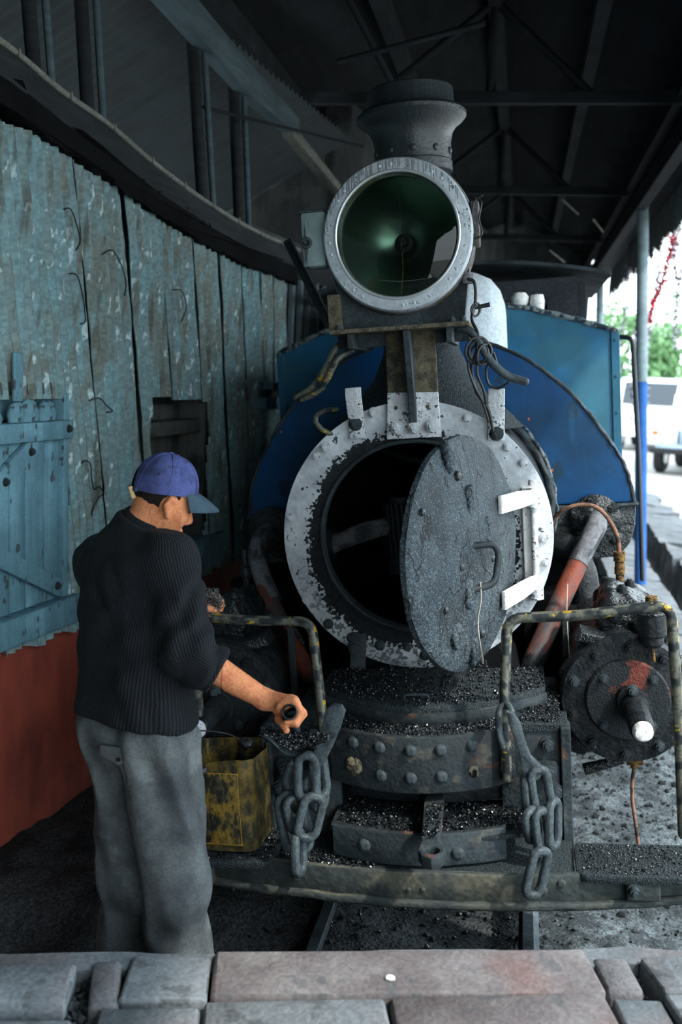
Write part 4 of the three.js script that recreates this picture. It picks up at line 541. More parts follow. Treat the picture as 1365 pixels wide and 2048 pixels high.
// saddle tank: rounded blue front, black oily skirt below
const TANK = [[0.79, 1.16], [0.77, 1.27], [0.728, 1.37], [0.665, 1.468], [0.58, 1.58], [0.472, 1.69], [0.35, 1.775], [0.2, 1.838], [0.0, 1.872], [-0.2, 1.85], [-0.36, 1.79], [-0.49, 1.71], [-0.6, 1.6], [-0.69, 1.48], [-0.755, 1.37], [-0.79, 1.27], [-0.805, 1.16]];
{
  const sp = new THREE.SplineCurve(TANK.map((p) => new THREE.Vector2(...p))).getPoints(80).map((p) => [p.x, p.y]);
  const tank = L('saddle_tank', ext(sp, -1.38, -0.7, 0.014), M.blue);
  const rim = new THREE.CatmullRomCurve3(sp.filter((_, i) => i % 4 === 0).map((p) => V(p[0] * 0.993, p[1] - 0.006, -0.702)));
  L('tank_edge', dent(tube(rim, 0.0075, 160, 8), 0.0035, 40, 3), M.iron, null, null, tank);
  const skirt = L('tank_skirt', ext([[0.79, 1.158], [0.785, 1.07], [0.765, 1.0], [0.72, 0.945], [0.5, 0.93], [-0.5, 0.93], [-0.72, 0.95], [-0.785, 1.02], [-0.805, 1.158]], -1.38, -0.694, 0.012), M.grease);
  L('skirt_ledge', dent(tube(smooth([[0.79, 1.155, -0.69], [0.6, 1.15, -0.69], [0.46, 1.152, -0.69]]), 0.008, 40, 8), 0.003, 30, 5), M.iron, null, null, skirt);
  L('skirt_ledge', dent(tube(smooth([[-0.805, 1.155, -0.69], [-0.62, 1.15, -0.69], [-0.46, 1.152, -0.69]]), 0.008, 40, 8), 0.003, 30, 6), M.iron, null, null, skirt);
  L('tank_fitting', hexBolt(0.02, 0.02), M.chain, [0.655, 1.165, -0.694], null, skirt); L('tank_fitting', rivet(0.03, 0.02), M.grease, [0.71, 1.02, -0.694], null, skirt);
}
// bunker plate in front of the cab, dome, valves, cab
{
  const sp = new THREE.SplineCurve([[0.795, 1.866], [0.54, 1.955], [0.295, 2.015], [0, 2.03], [-0.3, 2.01], [-0.55, 1.958], [-0.795, 1.866]].map((p) => new THREE.Vector2(...p))).getPoints(40).map((p) => [p.x, p.y]);
  const bk = L('bunker', ext([...sp, [-0.8, 0.9], [0.8, 0.9]], -2.3, -1.4, 0.008), M.cabBlue);
  L('bunker_top_edge', dent(tube(new THREE.CatmullRomCurve3(sp.filter((_, i) => i % 2 === 0).map((p) => V(p[0] * 0.995, p[1], -1.398))), 0.013, 120, 8), 0.004, 30, 3), M.chipped, null, null, bk);
  L('corner_angle', bx(0.768, 0.806, 0.92, 1.865, -1.44, -1.392, 0.003), M.cabBlue, null, null, bk); L('corner_angle', bx(-0.806, -0.768, 0.92, 1.865, -1.44, -1.392, 0.003), M.cabBlue, null, null, bk);
  for (let i = 0; i < 6; i++) L('corner_rivet', rivet(0.007, 0.005), M.cabBlue, [0.787, 1.0 + i * 0.165, -1.392], null, bk);
  L('steam_dome', lathe([[0.19, 1.7], [0.19, 1.95], [0.186, 2.0], [0.168, 2.06], [0.13, 2.11], [0.07, 2.14], [0.0001, 2.148]], 48).translate(0.115, 0, -1.12), M.dome);
  const wh = L('safety_valve', lathe([[0.03, 1.98], [0.03, 2.03], [0.042, 2.05], [0.045, 2.075], [0.03, 2.095], [0.0001, 2.1]], 20).translate(0.365, 0, -1.75), M.white); L('valve_cap', lathe([[0.03, 1.98], [0.036, 2.05], [0.03, 2.08], [0.0001, 2.085]], 20).translate(0.45, 0, -1.75), M.white, null, null, wh);
  const cab = L('cab', ext([[0.7, 0.9], [0.7, 2.24], [-0.7, 2.24], [-0.7, 0.9]], -2.66, -2.6, 0.004, [[[0.26, 1.95], [0.52, 1.95], [0.52, 2.13], [0.26, 2.13]], [[-0.52, 1.95], [-0.26, 1.95], [-0.26, 2.13], [-0.52, 2.13]]]), M.cabFront);
  const rf = Array.from({ length: 17 }, (_, i) => { const x = -0.88 + (i / 16) * 1.76; return [x, 2.345 - 0.12 * (x / 0.88) ** 2]; });
  L('cab_roof', ext([...rf, ...rf.slice().reverse().map((p) => [p[0], p[1] + 0.022])], -4.2, -2.55, 0.003), M.iron, null, null, cab);
  L('cab_side', bx(0.7, 0.74, 0.9, 2.2, -4.1, -2.6, 0.004), M.cabFront, null, null, cab); L('cab_side', bx(-0.74, -0.7, 0.9, 2.2, -4.1, -2.6, 0.004), M.cabFront, null, null, cab); L('cab_back', bx(-0.7, 0.7, 0.9, 2.2, -4.15, -4.1, 0.004), M.dark, null, null, cab);
  L('bunker_grab_rail', tube(corners([[0.82, 1.84, -1.5], [0.87, 1.83, -1.45], [0.885, 1.3, -1.45], [0.89, 0.7, -1.45]], 0.04), 0.011, 60, 10), M.cable);
}
// dark works below: frames, light-blocking saddle, wheels
{
  for (const s of [-1, 1]) {
    const f = L('frame_plate', ext([[-4, 0.35], [-0.2, 0.35], [-0.2, 0.2], [0.45, 0.2], [0.45, 0.62], [-4, 0.9]].map((p) => [p[0], p[1]]), -0.01, 0.01, 0.003).rotateY(-PI / 2).translate(s * 0.3, 0, 0), M.dark);
    for (const z of [-0.35, -1.5]) L('wheel', lathe([[0.0001, -0.04], [0.08, -0.04], [0.085, -0.01], [0.26, -0.01], [0.26, -0.04], [0.33, -0.04], [0.33, 0.035], [0.35, 0.04], [0.35, 0.055], [0.26, 0.055], [0.255, 0.02], [0.08, 0.02], [0.08, 0.05], [0.0001, 0.05]], 40, 'x'), M.dark, [s * 0.255, 0.33, z - 0.3], [0, s > 0 ? PI : 0, 0]);
  }
  L('saddle_light_block', ext([[-0.34, 0.35], [0.34, 0.35], [0.34, 0.62], [0.25, 0.78], [-0.25, 0.78], [-0.34, 0.62]], -0.8, 0.02, 0.01), M.dark);  // saddle block added to keep light out below the smokebox
  L('boiler_cladding', cyl(0.46, 0.46, 1.6, 40).rotateX(PI / 2).translate(CX, CY - 0.1, -1.6), M.dark);
  L('valve_gear_box', dent(block(0.46, 0.62, 0.6, 0.06).translate(-0.6, 0.62, -0.78), 0.012, 9, 4), M.dark); L('valve_gear_box', dent(block(0.26, 0.5, 0.6, 0.06).translate(0.47, 0.55, -0.62), 0.012, 9, 5), M.dark);
  L('ash_pan', bx(-0.55, 0.55, 0.3, 0.95, -2.6, -0.9, 0.01), M.dark);
}
// steam pipes down to the cylinders
{
  const R = L('steam_pipe', tube(smooth([[0.63, 1.095, -0.7], [0.628, 1.1, -0.6], [0.622, 1.09, -0.53], [0.6, 1.06, -0.5], [0.565, 1.0, -0.47], [0.47, 0.84, -0.35], [0.36, 0.65, -0.18], [0.31, 0.55, -0.1]]), 0.0385, 90, 20), M.pipe);
  L('pipe_lower', tube(smooth([[0.4, 0.715, -0.246], [0.36, 0.65, -0.18], [0.31, 0.55, -0.1]]), 0.0395, 30, 20), M.black, null, null, R);
  L('pipe_elbow', tube(smooth([[0.63, 1.095, -0.7], [0.629, 1.1, -0.6], [0.623, 1.093, -0.533], [0.6, 1.06, -0.5], [0.565, 1.0, -0.47], [0.545, 0.965, -0.445]]), 0.0395, 40, 20, false), M.pipeGrey, null, null, R);
  L('pipe_flange', lathe([[0.0001, -0.03], [0.1, -0.03], [0.1, 0], [0.085, 0.012], [0.045, 0.03], [0.0001, 0.03]], 32, 'z').translate(0.63, 1.1, -0.675), M.grease, null, null, R);
  for (const a of [0.6, 1.7, 2.8, 3.9, 5, 6]) L('flange_bolt', BIG, M.grease, [0.63 + 0.08 * Math.cos(a), 1.1 + 0.08 * Math.sin(a), -0.668], null, R);
  const Lp = L('steam_pipe', tube(smooth([[-0.7, 1.1, -0.68], [-0.715, 1.09, -0.58], [-0.715, 1.03, -0.48], [-0.68, 0.94, -0.42], [-0.585, 0.78, -0.3], [-0.47, 0.65, -0.17], [-0.36, 0.54, -0.08]]), 0.036, 90, 20), M.pipe);
  L('pipe_elbow', tube(smooth([[-0.7, 1.1, -0.68], [-0.715, 1.09, -0.58], [-0.715, 1.03, -0.48], [-0.68, 0.94, -0.42], [-0.63, 0.86, -0.365]]), 0.037, 40, 20, false), M.pipeGrey, null, null, Lp);
  L('pipe_flange', lathe([[0.0001, -0.03], [0.1, -0.03], [0.1, 0], [0.05, 0.03], [0.0001, 0.03]], 32, 'z').translate(-0.7, 1.1, -0.675), M.grease, null, null, Lp);
  // exhaust bend beside the ring
  L('exhaust_bend', dent(tube(smooth([[0.44, 1.0, -0.66], [0.5, 1.0, -0.62], [0.55, 0.95, -0.58], [0.57, 0.85, -0.55], [0.57, 0.7, -0.5]]), 0.06, 50, 18), 0.003, 20, 3), M.black);
}
// cylinders with tail rods and steam chests
for (const s of [1, -1]) {
  const X = 0.652 * s + (s < 0 ? -0.03 : 0), Y = 0.655;
  const c = L('cylinder', dent(lathe([[0.0001, -0.45], [0.19, -0.45], [0.19, -0.3], [0.175, -0.29], [0.175, 0.1], [0.2, 0.11], [0.205, 0.2], [0.0001, 0.2]], 48, 'z').translate(X, Y, 0), 0.003, 16, 2), M.grease);
  const cover = L('cylinder_cover', dent(lathe([[0.0001, 0.0], [0.205, 0.0], [0.208, 0.02], [0.2, 0.038], [0.14, 0.044], [0.0001, 0.05]], 64, 'z'), 0.0015, 25, 5).translate(0, 0, 0), M.black, [X, Y, 0.2], null, c);
  L('cover_centre', lathe([[0.0001, 0.0], [0.128, 0.0], [0.13, 0.012], [0.124, 0.018], [0.0001, 0.022]], 48, 'z'), M.redPatch, [X, Y + 0.005, 0.242], null, c);
  for (let i = 0; i < 10; i++) { const a = i * 0.628 + 0.25; L('cover_bolt', NUT, i % 4 ? M.black : M.iron, [X + 0.172 * Math.cos(a), Y + 0.172 * Math.sin(a), 0.24], [0, 0, a], c); }
  for (let i = 0; i < 4; i++) { const a = i * 1.57 + 0.75; L('centre_bolt', BOLT, M.iron, [X + 0.105 * Math.cos(a), Y + 0.105 * Math.sin(a), 0.262], [0, 0, a], c); }
  const gx = X + (s > 0 ? 0.016 : 0.012), gy = Y - 0.005;
  L('gland_flange', ext(Array.from({ length: 40 }, (_, i) => { const a = (i / 40) * 2 * PI; return [0.045 * Math.cos(a) * (1 + 0.12 * Math.cos(2 * a)) - 0.02 * Math.sin(a) * 0, 0.066 * Math.sin(a)]; }), 0.262, 0.285, 0.004).rotateZ(0.5).translate(gx, gy, 0), M.black, null, null, c);
  L('tail_rod_sleeve', lathe([[0.0001, 0], [0.044, 0], [0.043, 0.03], [0.038, 0.04], [0.036, 0.215], [0.03, 0.225], [0.0001, 0.225]], 28, 'z').translate(gx, gy, 0.28), M.black, null, null, c);
  L('tail_rod_tip', dent(lathe([[0.0001, 0.03], [0.022, 0.025], [0.029, 0.012], [0.03, -0.005], [0.0001, -0.006]], 24, 'z'), 0.0015, 60, 3), s > 0 ? M.white : M.silver, [gx, gy, 0.503], null, c);
  L('gland_nut', NUT, M.chain, [gx - 0.005, gy + 0.052, 0.285], null, c);
  const hull = [[0.6, 0.74], [0.585, 0.9], [0.625, 0.968], [0.66, 0.962], [0.8, 0.89], [0.825, 0.8], [0.78, 0.74]].reverse(); // convex outline, caked and uneven
  const chestF = (x, y, z) => { let d = Math.max(z - 0.12, -0.2 - z); hull.forEach((p, i) => { const q = hull[(i + 1) % hull.length], ex = q[0] - p[0], ey = q[1] - p[1], l = Math.hypot(ex, ey); d = -smin(-d, -((x - p[0]) * ey - (y - p[1]) * ex) / l, 0.02); }); return d + 0.009 * n3(x * 26, y * 26, z * 26, 4) + 0.005 * n3(x * 60, y * 60, z * 60, 5) - 0.004; };
  const sc = L('steam_chest', field((x, y, z) => chestF(s > 0 ? x : -x - 0.03, y, z), [s > 0 ? 0.56 : -0.88, 0.71, -0.23], [s > 0 ? 0.85 : -0.58, 1.0, 0.15], 0.007), M.grease);
  const chestPlate = L('chest_flange', dent(ext([[0.5, 0.84], [0.52, 0.87], [0.82, 0.79], [0.82, 0.755]].map((p) => [p[0] * s, p[1]])[s > 0 ? 'reverse' : 'slice'](), 0.1, 0.22, 0.008), 0.004, 20, 8), M.grease, null, null, sc);
  for (const [x, y, z] of [[0.66, 0.96, 0.06], [0.7, 0.945, -0.1], [0.76, 0.91, 0.08], [0.63, 0.9, 0.125], [0.7, 0.87, 0.125]]) L('chest_bolt', BIG, M.black, [x * s, y, z], z > 0.12 ? null : [-PI / 2, 0, -0.45 * s], sc);
  if (s > 0) for (const [x, y, z, r] of [[0.5, 0.72, 0.15, 0.05], [0.49, 0.62, 0.14, 0.045], [0.51, 0.5, 0.14, 0.05], [0.545, 0.8, 0.16, 0.045], [0.6, 0.475, 0.2, 0.03], [0.72, 0.47, 0.2, 0.025]]) L('grease_lump', dent(new THREE.SphereGeometry(r, 24, 16), 0.016, 26, r * 900), M.grease, [x, y, z], null, c);
}
{ // fittings on the right cylinder: lubricator cup, copper oil pipe, drain cock
  const cup = L('lubricator', lathe([[0.0001, -0.075], [0.022, -0.074], [0.034, -0.062], [0.036, -0.04], [0.043, -0.034], [0.045, 0.03], [0.036, 0.036], [0.034, 0.05], [0.02, 0.056], [0.018, 0.075], [0.0001, 0.078]], 32), M.black, [0.728, 0.905, 0.26]);
  L('lubricator_band', new THREE.TorusGeometry(0.042, 0.006, 8, 32).rotateX(PI / 2).translate(0, 0.034, 0), M.grease, null, null, cup); L('lubricator_cap', lathe([[0.02, 0.05], [0.018, 0.085], [0.0001, 0.088]], 20), M.brass, null, null, cup); L('lubricator_stem', between([0, -0.07, 0], [0.004, -0.12, 0], 0.006, 0.005, 10), M.brass, null, null, cup);
  L('lubricator_arm', tube(smooth([[0, -0.03, -0.03], [-0.02, -0.04, -0.1], [-0.03, -0.05, -0.16]]), 0.022, 20, 10), M.grease, null, null, cup);
  const oil = L('oil_pipe', tube(smooth([[0.44, 1.1, -0.3], [0.455, 1.165, -0.24], [0.49, 1.205, -0.2], [0.54, 1.222, -0.2], [0.6, 1.212, -0.2], [0.645, 1.165, -0.2], [0.672, 1.1, -0.2], [0.677, 1.03, -0.2]]), 0.0075, 70, 10), M.copper);
  const nut6 = (r, h) => cyl(r, r, h, 6); for (const [y, r, h] of [[1.035, 0.022, 0.034], [1.005, 0.017, 0.02], [0.985, 0.02, 0.025], [0.95, 0.015, 0.04], [0.915, 0.023, 0.03]]) L('union_nut', nut6(r, h), M.brass, [0.677, y, -0.2], [0, y * 20, 0], oil);
  const dr = L('drain_cock', join([cyl(0.018, 0.018, 0.05, 6).rotateZ(PI / 2), cyl(0.013, 0.015, 0.05, 12)]), M.brass, [0.676, 0.435, 0.17]);
  L('drain_arm', between([-0.035, 0, 0], [-0.16, -0.035, 0], 0.014, 0.02, 12), M.grease, null, null, dr); L('drain_union', cyl(0.014, 0.014, 0.03, 6).rotateZ(PI / 2).translate(-0.05, 0, 0), M.brass, null, null, dr); L('drain_top', cyl(0.011, 0.011, 0.03, 10).translate(0.0, 0.03, 0), M.brass, null, null, dr);
  L('drain_tube', tube(smooth([[0, -0.015, 0], [-0.008, -0.07, 0.0], [-0.01, -0.13, 0.0], [0.0, -0.23, 0.0], [0.008, -0.31, 0.0]]), 0.006, 50, 10), M.copper, null, null, dr);
  const o2 = L('oil_fitting', lathe([[0.0001, 0.0], [0.02, 0], [0.02, 0.04], [0.014, 0.05], [0.014, 0.08], [0.021, 0.085], [0.021, 0.12], [0.012, 0.13], [0.01, 0.19], [0.0001, 0.19]], 12), M.black, [-0.7, 0.9, -0.25]);
  L('pull_wire', tube(smooth([[0.487, 0.99, 0.05], [0.48, 0.9, 0.1], [0.486, 0.72, 0.15], [0.5, 0.58, 0.2], [0.53, 0.53, 0.24], [0.55, 0.5, 0.24], [0.54, 0.55, 0.24]]), 0.0014, 60, 6), M.cord);
}
// front: buffer beam, sand box lid, coupling bar, footplate
{
  const arc = (x0, x1, zm, sag, n = 24) => Array.from({ length: n + 1 }, (_, i) => { const x = lerp(x0, x1, i / n), u = (2 * (x - (x0 + x1) / 2)) / (x1 - x0); return [x, zm - sag * u * u]; });
  const bend = (x0, x1, zm, sag, th, y0, y1, bev = 0.005) => { const a = arc(x0, x1, zm, sag); return plan([...a, ...a.slice().reverse().map((p) => [p[0], p[1] - th])], y0, y1, bev); };
  const zAt = (x, x0, x1, zm, sag) => { const u = (2 * (x - (x0 + x1) / 2)) / (x1 - x0); return zm - sag * u * u; };
  const beam = L('buffer_beam', dent(bend(-0.252, 0.297, 0.6, 0.1, 0.022, 0.488, 0.66), 0.0015, 14, 3), M.plate);
  const place = (x, y, g, m, name, dz = 0) => { const z = zAt(x, -0.252, 0.297, 0.6, 0.1), sl = Math.atan((8 * 0.1 * (x - 0.022)) / 0.549 ** 2); return L(name, g, m, [x, y, z + dz], [0, sl, 0], beam); };
  for (const [x, y] of [[-0.171, 0.626], [-0.087, 0.623], [0.006, 0.619], [0.093, 0.62], [0.183, 0.624], [-0.087, 0.537], [0.003, 0.536], [0.092, 0.54]]) place(x, y, RIV, M.iron, 'beam_rivet');
  for (const [x, y, s] of [[-0.172, 0.552, 1], [0.184, 0.541, 0.7]]) place(x, y, dent(new THREE.TorusGeometry(0.017 * s, 0.011 * s, 12, 28), 0.008, 60, s * 9), M.bracket, 'rusted_hole', 0.0); place(0.184, 0.541, cyl(0.012, 0.012, 0.008, 16).rotateX(PI / 2), M.dark, 'hole_plug');
  place(-0.172, 0.552, dent(new THREE.SphereGeometry(0.022, 20, 12).scale(1, 1.2, 0.4), 0.008, 70, 3), M.bracket, 'hole_crust');
  const a0 = arc(-0.24, 0.29, 0.585, 0.095); L('beam_deck', plan([...a0, [0.44, 0.3], [0.44, -0.02], [-0.4, -0.02], [-0.4, 0.3]].reverse(), 0.63, 0.654, 0.004), M.grit);
  const a1 = arc(-0.32, 0.4, 0.47, 0.2); const lid = L('sand_box_lid', plan([...a1, [0.4, 0.05], [-0.32, 0.05]].reverse(), 0.672, 0.708, 0.006), M.grit); L('lid_band', bend(-0.325, 0.405, 0.478, 0.2, 0.02, 0.652, 0.69), M.plate, null, null, lid);
  L('lid_handle', tube(corners([[-0.03, 0.7, 0.405], [-0.03, 0.728, 0.41], [0.045, 0.728, 0.41], [0.045, 0.7, 0.405]], 0.012), 0.0045, 30, 8), M.iron, null, null, lid);
  // flat ends of the beam with edge angles
  for (const s of [1, -1]) {
    const b = L('beam_end', dent(bx(s > 0 ? 0.26 : -0.462, s > 0 ? 0.442 : -0.23, 0.14, 0.652, 0.455, 0.478, 0.004), 0.001, 14, 4), M.plate);
    L('edge_angle', bx(s > 0 ? 0.436 : -0.47, s > 0 ? 0.466 : -0.44, 0.1, 0.655, 0.43, 0.5, 0.004), M.plate, null, null, b); L('top_angle', bx(s > 0 ? 0.25 : -0.46, s > 0 ? 0.46 : -0.25, 0.636, 0.662, 0.36, 0.484, 0.004), M.grit, null, null, b);
    L('gusset', ext([[0.34, 0.36], [0.43, 0.36], [0.43, 0.535], [0.42, 0.552], [0.37, 0.552], [0.34, 0.53]].map((p) => [p[0] * s, p[1]])[s > 0 ? 'slice' : 'reverse'](), 0.478, 0.492, 0.003), M.plate, null, null, b);
    for (const [x, y] of [[0.4, 0.6], [0.4, 0.515], [0.42, 0.46]]) L('end_bolt', BIG, M.iron, [x * s, y, y > 0.55 ? 0.478 : 0.492], null, b);
    L('handrail_bracket', ext([[0.262, 0.51], [0.3, 0.51], [0.305, 0.66], [0.265, 0.66]].map((p) => [p[0] * s, p[1]])[s > 0 ? 'slice' : 'reverse'](), 0.515, 0.53, 0.003), M.plate, null, null, b); for (const y of [0.602, 0.542]) L('bracket_bolt', BIG, M.iron, [0.28 * s, y, 0.53], null, b);
    L('side_stay', bx(s * 0.478 - 0.012, s * 0.478 + 0.012, 0.5, 0.86, -0.02, 0.0, 0.003), M.plate);
  }
  // lower drag box with coupling bar
  const low = L('drag_plate', dent(bend(-0.228, 0.272, 0.708, 0.06, 0.022, 0.32, 0.418), 0.0015, 14, 7), M.plate);
  const a2 = arc(-0.24, 0.36, 0.69, 0.06); L('drag_deck', plan([...a2, [0.36, 0.42], [-0.24, 0.42]].reverse(), 0.385, 0.4, 0.003), M.grit, null, null, low); L('inner_plate', bend(-0.2, 0.3, 0.5, 0.05, 0.02, 0.42, 0.49), M.black, null, null, low);
  for (const [x, y] of [[-0.128, 0.37], [0.137, 0.357]]) L('drag_bolt', rivet(0.02, 0.012), M.iron, [x, y, zAt(x, -0.228, 0.272, 0.708, 0.06)], null, low);
  const bar = L('coupling_bar', plan([[0.028, 0.42], [0.088, 0.42], [0.1, 0.8], [0.115, 0.83], [0.122, 0.865], [0.11, 0.895], [0.086, 0.908], [0.06, 0.895], [0.047, 0.865], [0.052, 0.83], [0.05, 0.8]].reverse(), -0.018, 0.018, 0.004, [circle(0.019, 24, 0.086, 0.867)]), M.plate, [0, 0.47, 0], [0.045, 0, 0]);
  // footplate: bowed apron with a rolled lower lip
  const f0 = arc(-0.62, 0.86, 0.745, 0.1, 40); const fp = L('footplate', dent(plan([...f0, ...f0.slice().reverse().map((p) => [p[0], p[1] - 0.02])], 0.232, 0.322, 0.006), 0.003, 8, 3), M.apron);
  const lip = new THREE.CatmullRomCurve3(f0.map((p) => V(p[0], 0.234, p[1] + 0.008))); L('footplate_lip', dent(tube(lip, 0.013, 120, 10), 0.003, 14, 8), M.apron, null, null, fp);
  L('footplate_deck', plan([...f0.filter((p) => p[0] < 0.46).map((p) => [p[0], p[1] - 0.01]), [0.46, 0.45], [-0.62, 0.45]].reverse(), 0.296, 0.312, 0.003), M.grit, null, null, fp);
  for (const [x, y] of [[-0.33, 0.28], [0.37, 0.275], [0.42, 0.295], [0.0, 0.27], [0.04, 0.272]]) L('apron_rivet', rivet(x > -0.01 && x < 0.05 ? 0.008 : 0.013, 0.008), M.apron, [x, y, zAt(x, -0.62, 0.86, 0.745, 0.1)], null, fp);
  const rr = (x0, x1, z0, z1, r) => { const o = []; for (const [cx, cz, a] of [[x1 - r, z1 - r, 0], [x0 + r, z1 - r, PI / 2], [x0 + r, z0 + r, PI], [x1 - r, z0 + r, 1.5 * PI]]) for (let k = 0; k <= 6; k++) o.push([cx + r * Math.cos(a + (k / 6) * PI / 2), cz + r * Math.sin(a + (k / 6) * PI / 2)]); return o; };
  for (const [x0, x1] of [[0.462, 0.86], [-0.8, -0.4]]) { const st = L('step_plate', plan(rr(x0, x1, x0 < 0 ? 0.38 : 0.535, x0 < 0 ? 0.715 : 0.735, 0.035).reverse(), 0.3, 0.324, 0.005), M.grit); L('step_bracket', bx(x0 + 0.13, x0 + 0.22, 0.25, 0.302, 0.69, 0.73, 0.006), M.apron, null, null, st); L('step_bracket_bolt', NUT, M.iron, [x0 + 0.15, 0.285, 0.73], null, st); }
  const hr = (pts) => tube(corners(pts, 0.045), 0.0155, 120, 14);
  L('handrail', hr([[0.278, 0.52, 0.545], [0.28, 0.75, 0.54], [0.296, 0.985, 0.5], [0.5, 0.99, 0.5], [0.752, 1.018, 0.5], [0.768, 0.7, 0.5], [0.775, 0.34, 0.5]]), M.rail); L('handrail', hr([[-0.262, 0.64, 0.53], [-0.268, 0.75, 0.52], [-0.285, 0.985, 0.5], [-0.47, 0.99, 0.5], [-0.655, 1.005, 0.49], [-0.67, 0.7, 0.48], [-0.675, 0.34, 0.48]]), M.rail);
}
// loose coal and dust lying on the front of the engine
{
  const zArc = (x, x0, x1, zm, sag) => { const u = (2 * (x - (x0 + x1) / 2)) / (x1 - x0); return zm - sag * u * u; };
  const cc = (l, n, sz, f, seed) => chips('coal_grit', l, n, sz, f, M.coal, loco, seed);
  cc('coal grit scattered on the round sand box lid under the smokebox', 2600, 0.0042, (R) => { const x = -0.32 + 0.72 * R(), z = 0.06 + (zArc(x, -0.32, 0.4, 0.47, 0.2) - 0.07) * R(); return [x, 0.71 + 0.002 * R() + 0.035 * Math.exp(-((x - 0.02) ** 2) / 0.02 - (z - 0.08) ** 2 / 0.006) * R(), z]; }, 1);
  cc('coal grit on the narrow deck behind the riveted buffer beam', 1500, 0.0042, (R) => { const x = -0.245 + 0.53 * R(), a = zArc(x, -0.252, 0.297, 0.59, 0.1), b = zArc(x, -0.325, 0.405, 0.485, 0.2); return [x, 0.657, lerp(b, a, R())]; }, 2);
  cc('coal grit on the shelf behind the lower drag plate', 2200, 0.0046, (R) => { const x = -0.22 + 0.55 * R(), z = 0.44 + (zArc(x, -0.24, 0.36, 0.68, 0.06) - 0.45) * R(); return [x, 0.402 + 0.004 * R(), z]; }, 3);
  cc('coal grit on the coupling bar', 260, 0.0036, (R) => [0.05 + 0.046 * R(), 0.488 + 0.0, 0.6 + 0.22 * R()].map((v, i, a) => (i === 1 ? 0.49 - (a[2]) * 0.045 + 0.001 : v)), 4);
  cc('coal dust on the step plate by the copper drain tube', 1500, 0.0032, (R) => [0.48 + 0.37 * R(), 0.325, 0.545 + 0.18 * R()], 5);
  cc('coal dust on the step plate under the yellow tin', 1300, 0.0042, (R) => [-0.7 + 0.29 * R(), 0.325, 0.4 + 0.3 * R()], 6);
  cc('coal grit heaped along the bowed footplate below the left chain', 1500, 0.0048, (R) => { const x = -0.6 + 0.5 * R(); return [x, 0.314 + 0.006 * R(), zArc(x, -0.62, 0.86, 0.74, 0.1) - 0.1 * R()]; }, 7);
  cc('coal grit on the beam end behind the right hook', 900, 0.0044, (R) => [0.32 + 0.12 * R(), 0.664, 0.1 + 0.37 * R()], 11);
}
// ---------------------------------------------------------------- chains, tin, string
const TR = [0, 0, TILT];
const stadium = (a, b) => { const c = new THREE.CurvePath(), f = a - b, pts = []; for (let i = 0; i <= 12; i++) { const t = (i / 12) * PI; pts.push(V(b * Math.cos(t), f + b * Math.sin(t), 0)); } for (let i = 0; i <= 12; i++) { const t = PI + (i / 12) * PI; pts.push(V(b * Math.cos(t), -f + b * Math.sin(t), 0)); } return new THREE.CatmullRomCurve3(pts, true, 'centripetal'); };
const linkShape = (a, b, r) => dent(new THREE.TubeGeometry(stadium(a, b), 64, r, 12, true), 0.0012, 40, 3);
function chain(label, base, hookParts, links) {
  const t = thing('coupling_chain', label, 'chain', onTrack(...base), TR, 'coupling chains on the front of the engine');
  hookParts(t, base); links.forEach(([x, y, z, a, b, r, rx, ry, rz]) => put(t, 'chain_link', linkShape(a, b, r), M.chain, [x - base[0], y - base[1], z - base[2]], [rx, ry, rz]));
}
chain('heavy chain hanging on the left from a flat hook behind the coal shovel', [-0.24, 0.66, 0.68], (t, b) => {
  put(t, 'flat_hook', ext([[-0.208, 0.79], [-0.185, 0.803], [-0.163, 0.8], [-0.153, 0.782], [-0.17, 0.735], [-0.195, 0.68], [-0.222, 0.632], [-0.238, 0.618], [-0.256, 0.624], [-0.26, 0.645], [-0.238, 0.69], [-0.22, 0.745]].reverse(), -0.011, 0.011, 0.004).translate(-b[0], -b[1], 0.045), M.chain);
  put(t, 'hook_bar', tube(smooth([[-0.34, 0.6, 0.66], [-0.355, 0.55, 0.67], [-0.345, 0.5, 0.68], [-0.325, 0.47, 0.68]]), 0.012, 20, 10).translate(-b[0], -b[1], -b[2]), M.chain);
}, [[-0.274, 0.592, 0.735, 0.064, 0.025, 0.0135, 0, 0.15, -0.06], [-0.243, 0.58, 0.705, 0.062, 0.024, 0.0135, 0, 1.15, 0.08], [-0.27, 0.478, 0.745, 0.062, 0.027, 0.0135, 0, 0.35, -0.3], [-0.325, 0.445, 0.715, 0.088, 0.036, 0.0135, 0, 0.1, 0.12], [-0.308, 0.372, 0.75, 0.058, 0.024, 0.0135, 0, 1.35, -0.1], [-0.318, 0.475, 0.72, 0.055, 0.024, 0.0125, 0.2, 0.7, 0.1], [-0.262, 0.53, 0.69, 0.055, 0.024, 0.0125, 0, 0.9, 0.35]]);
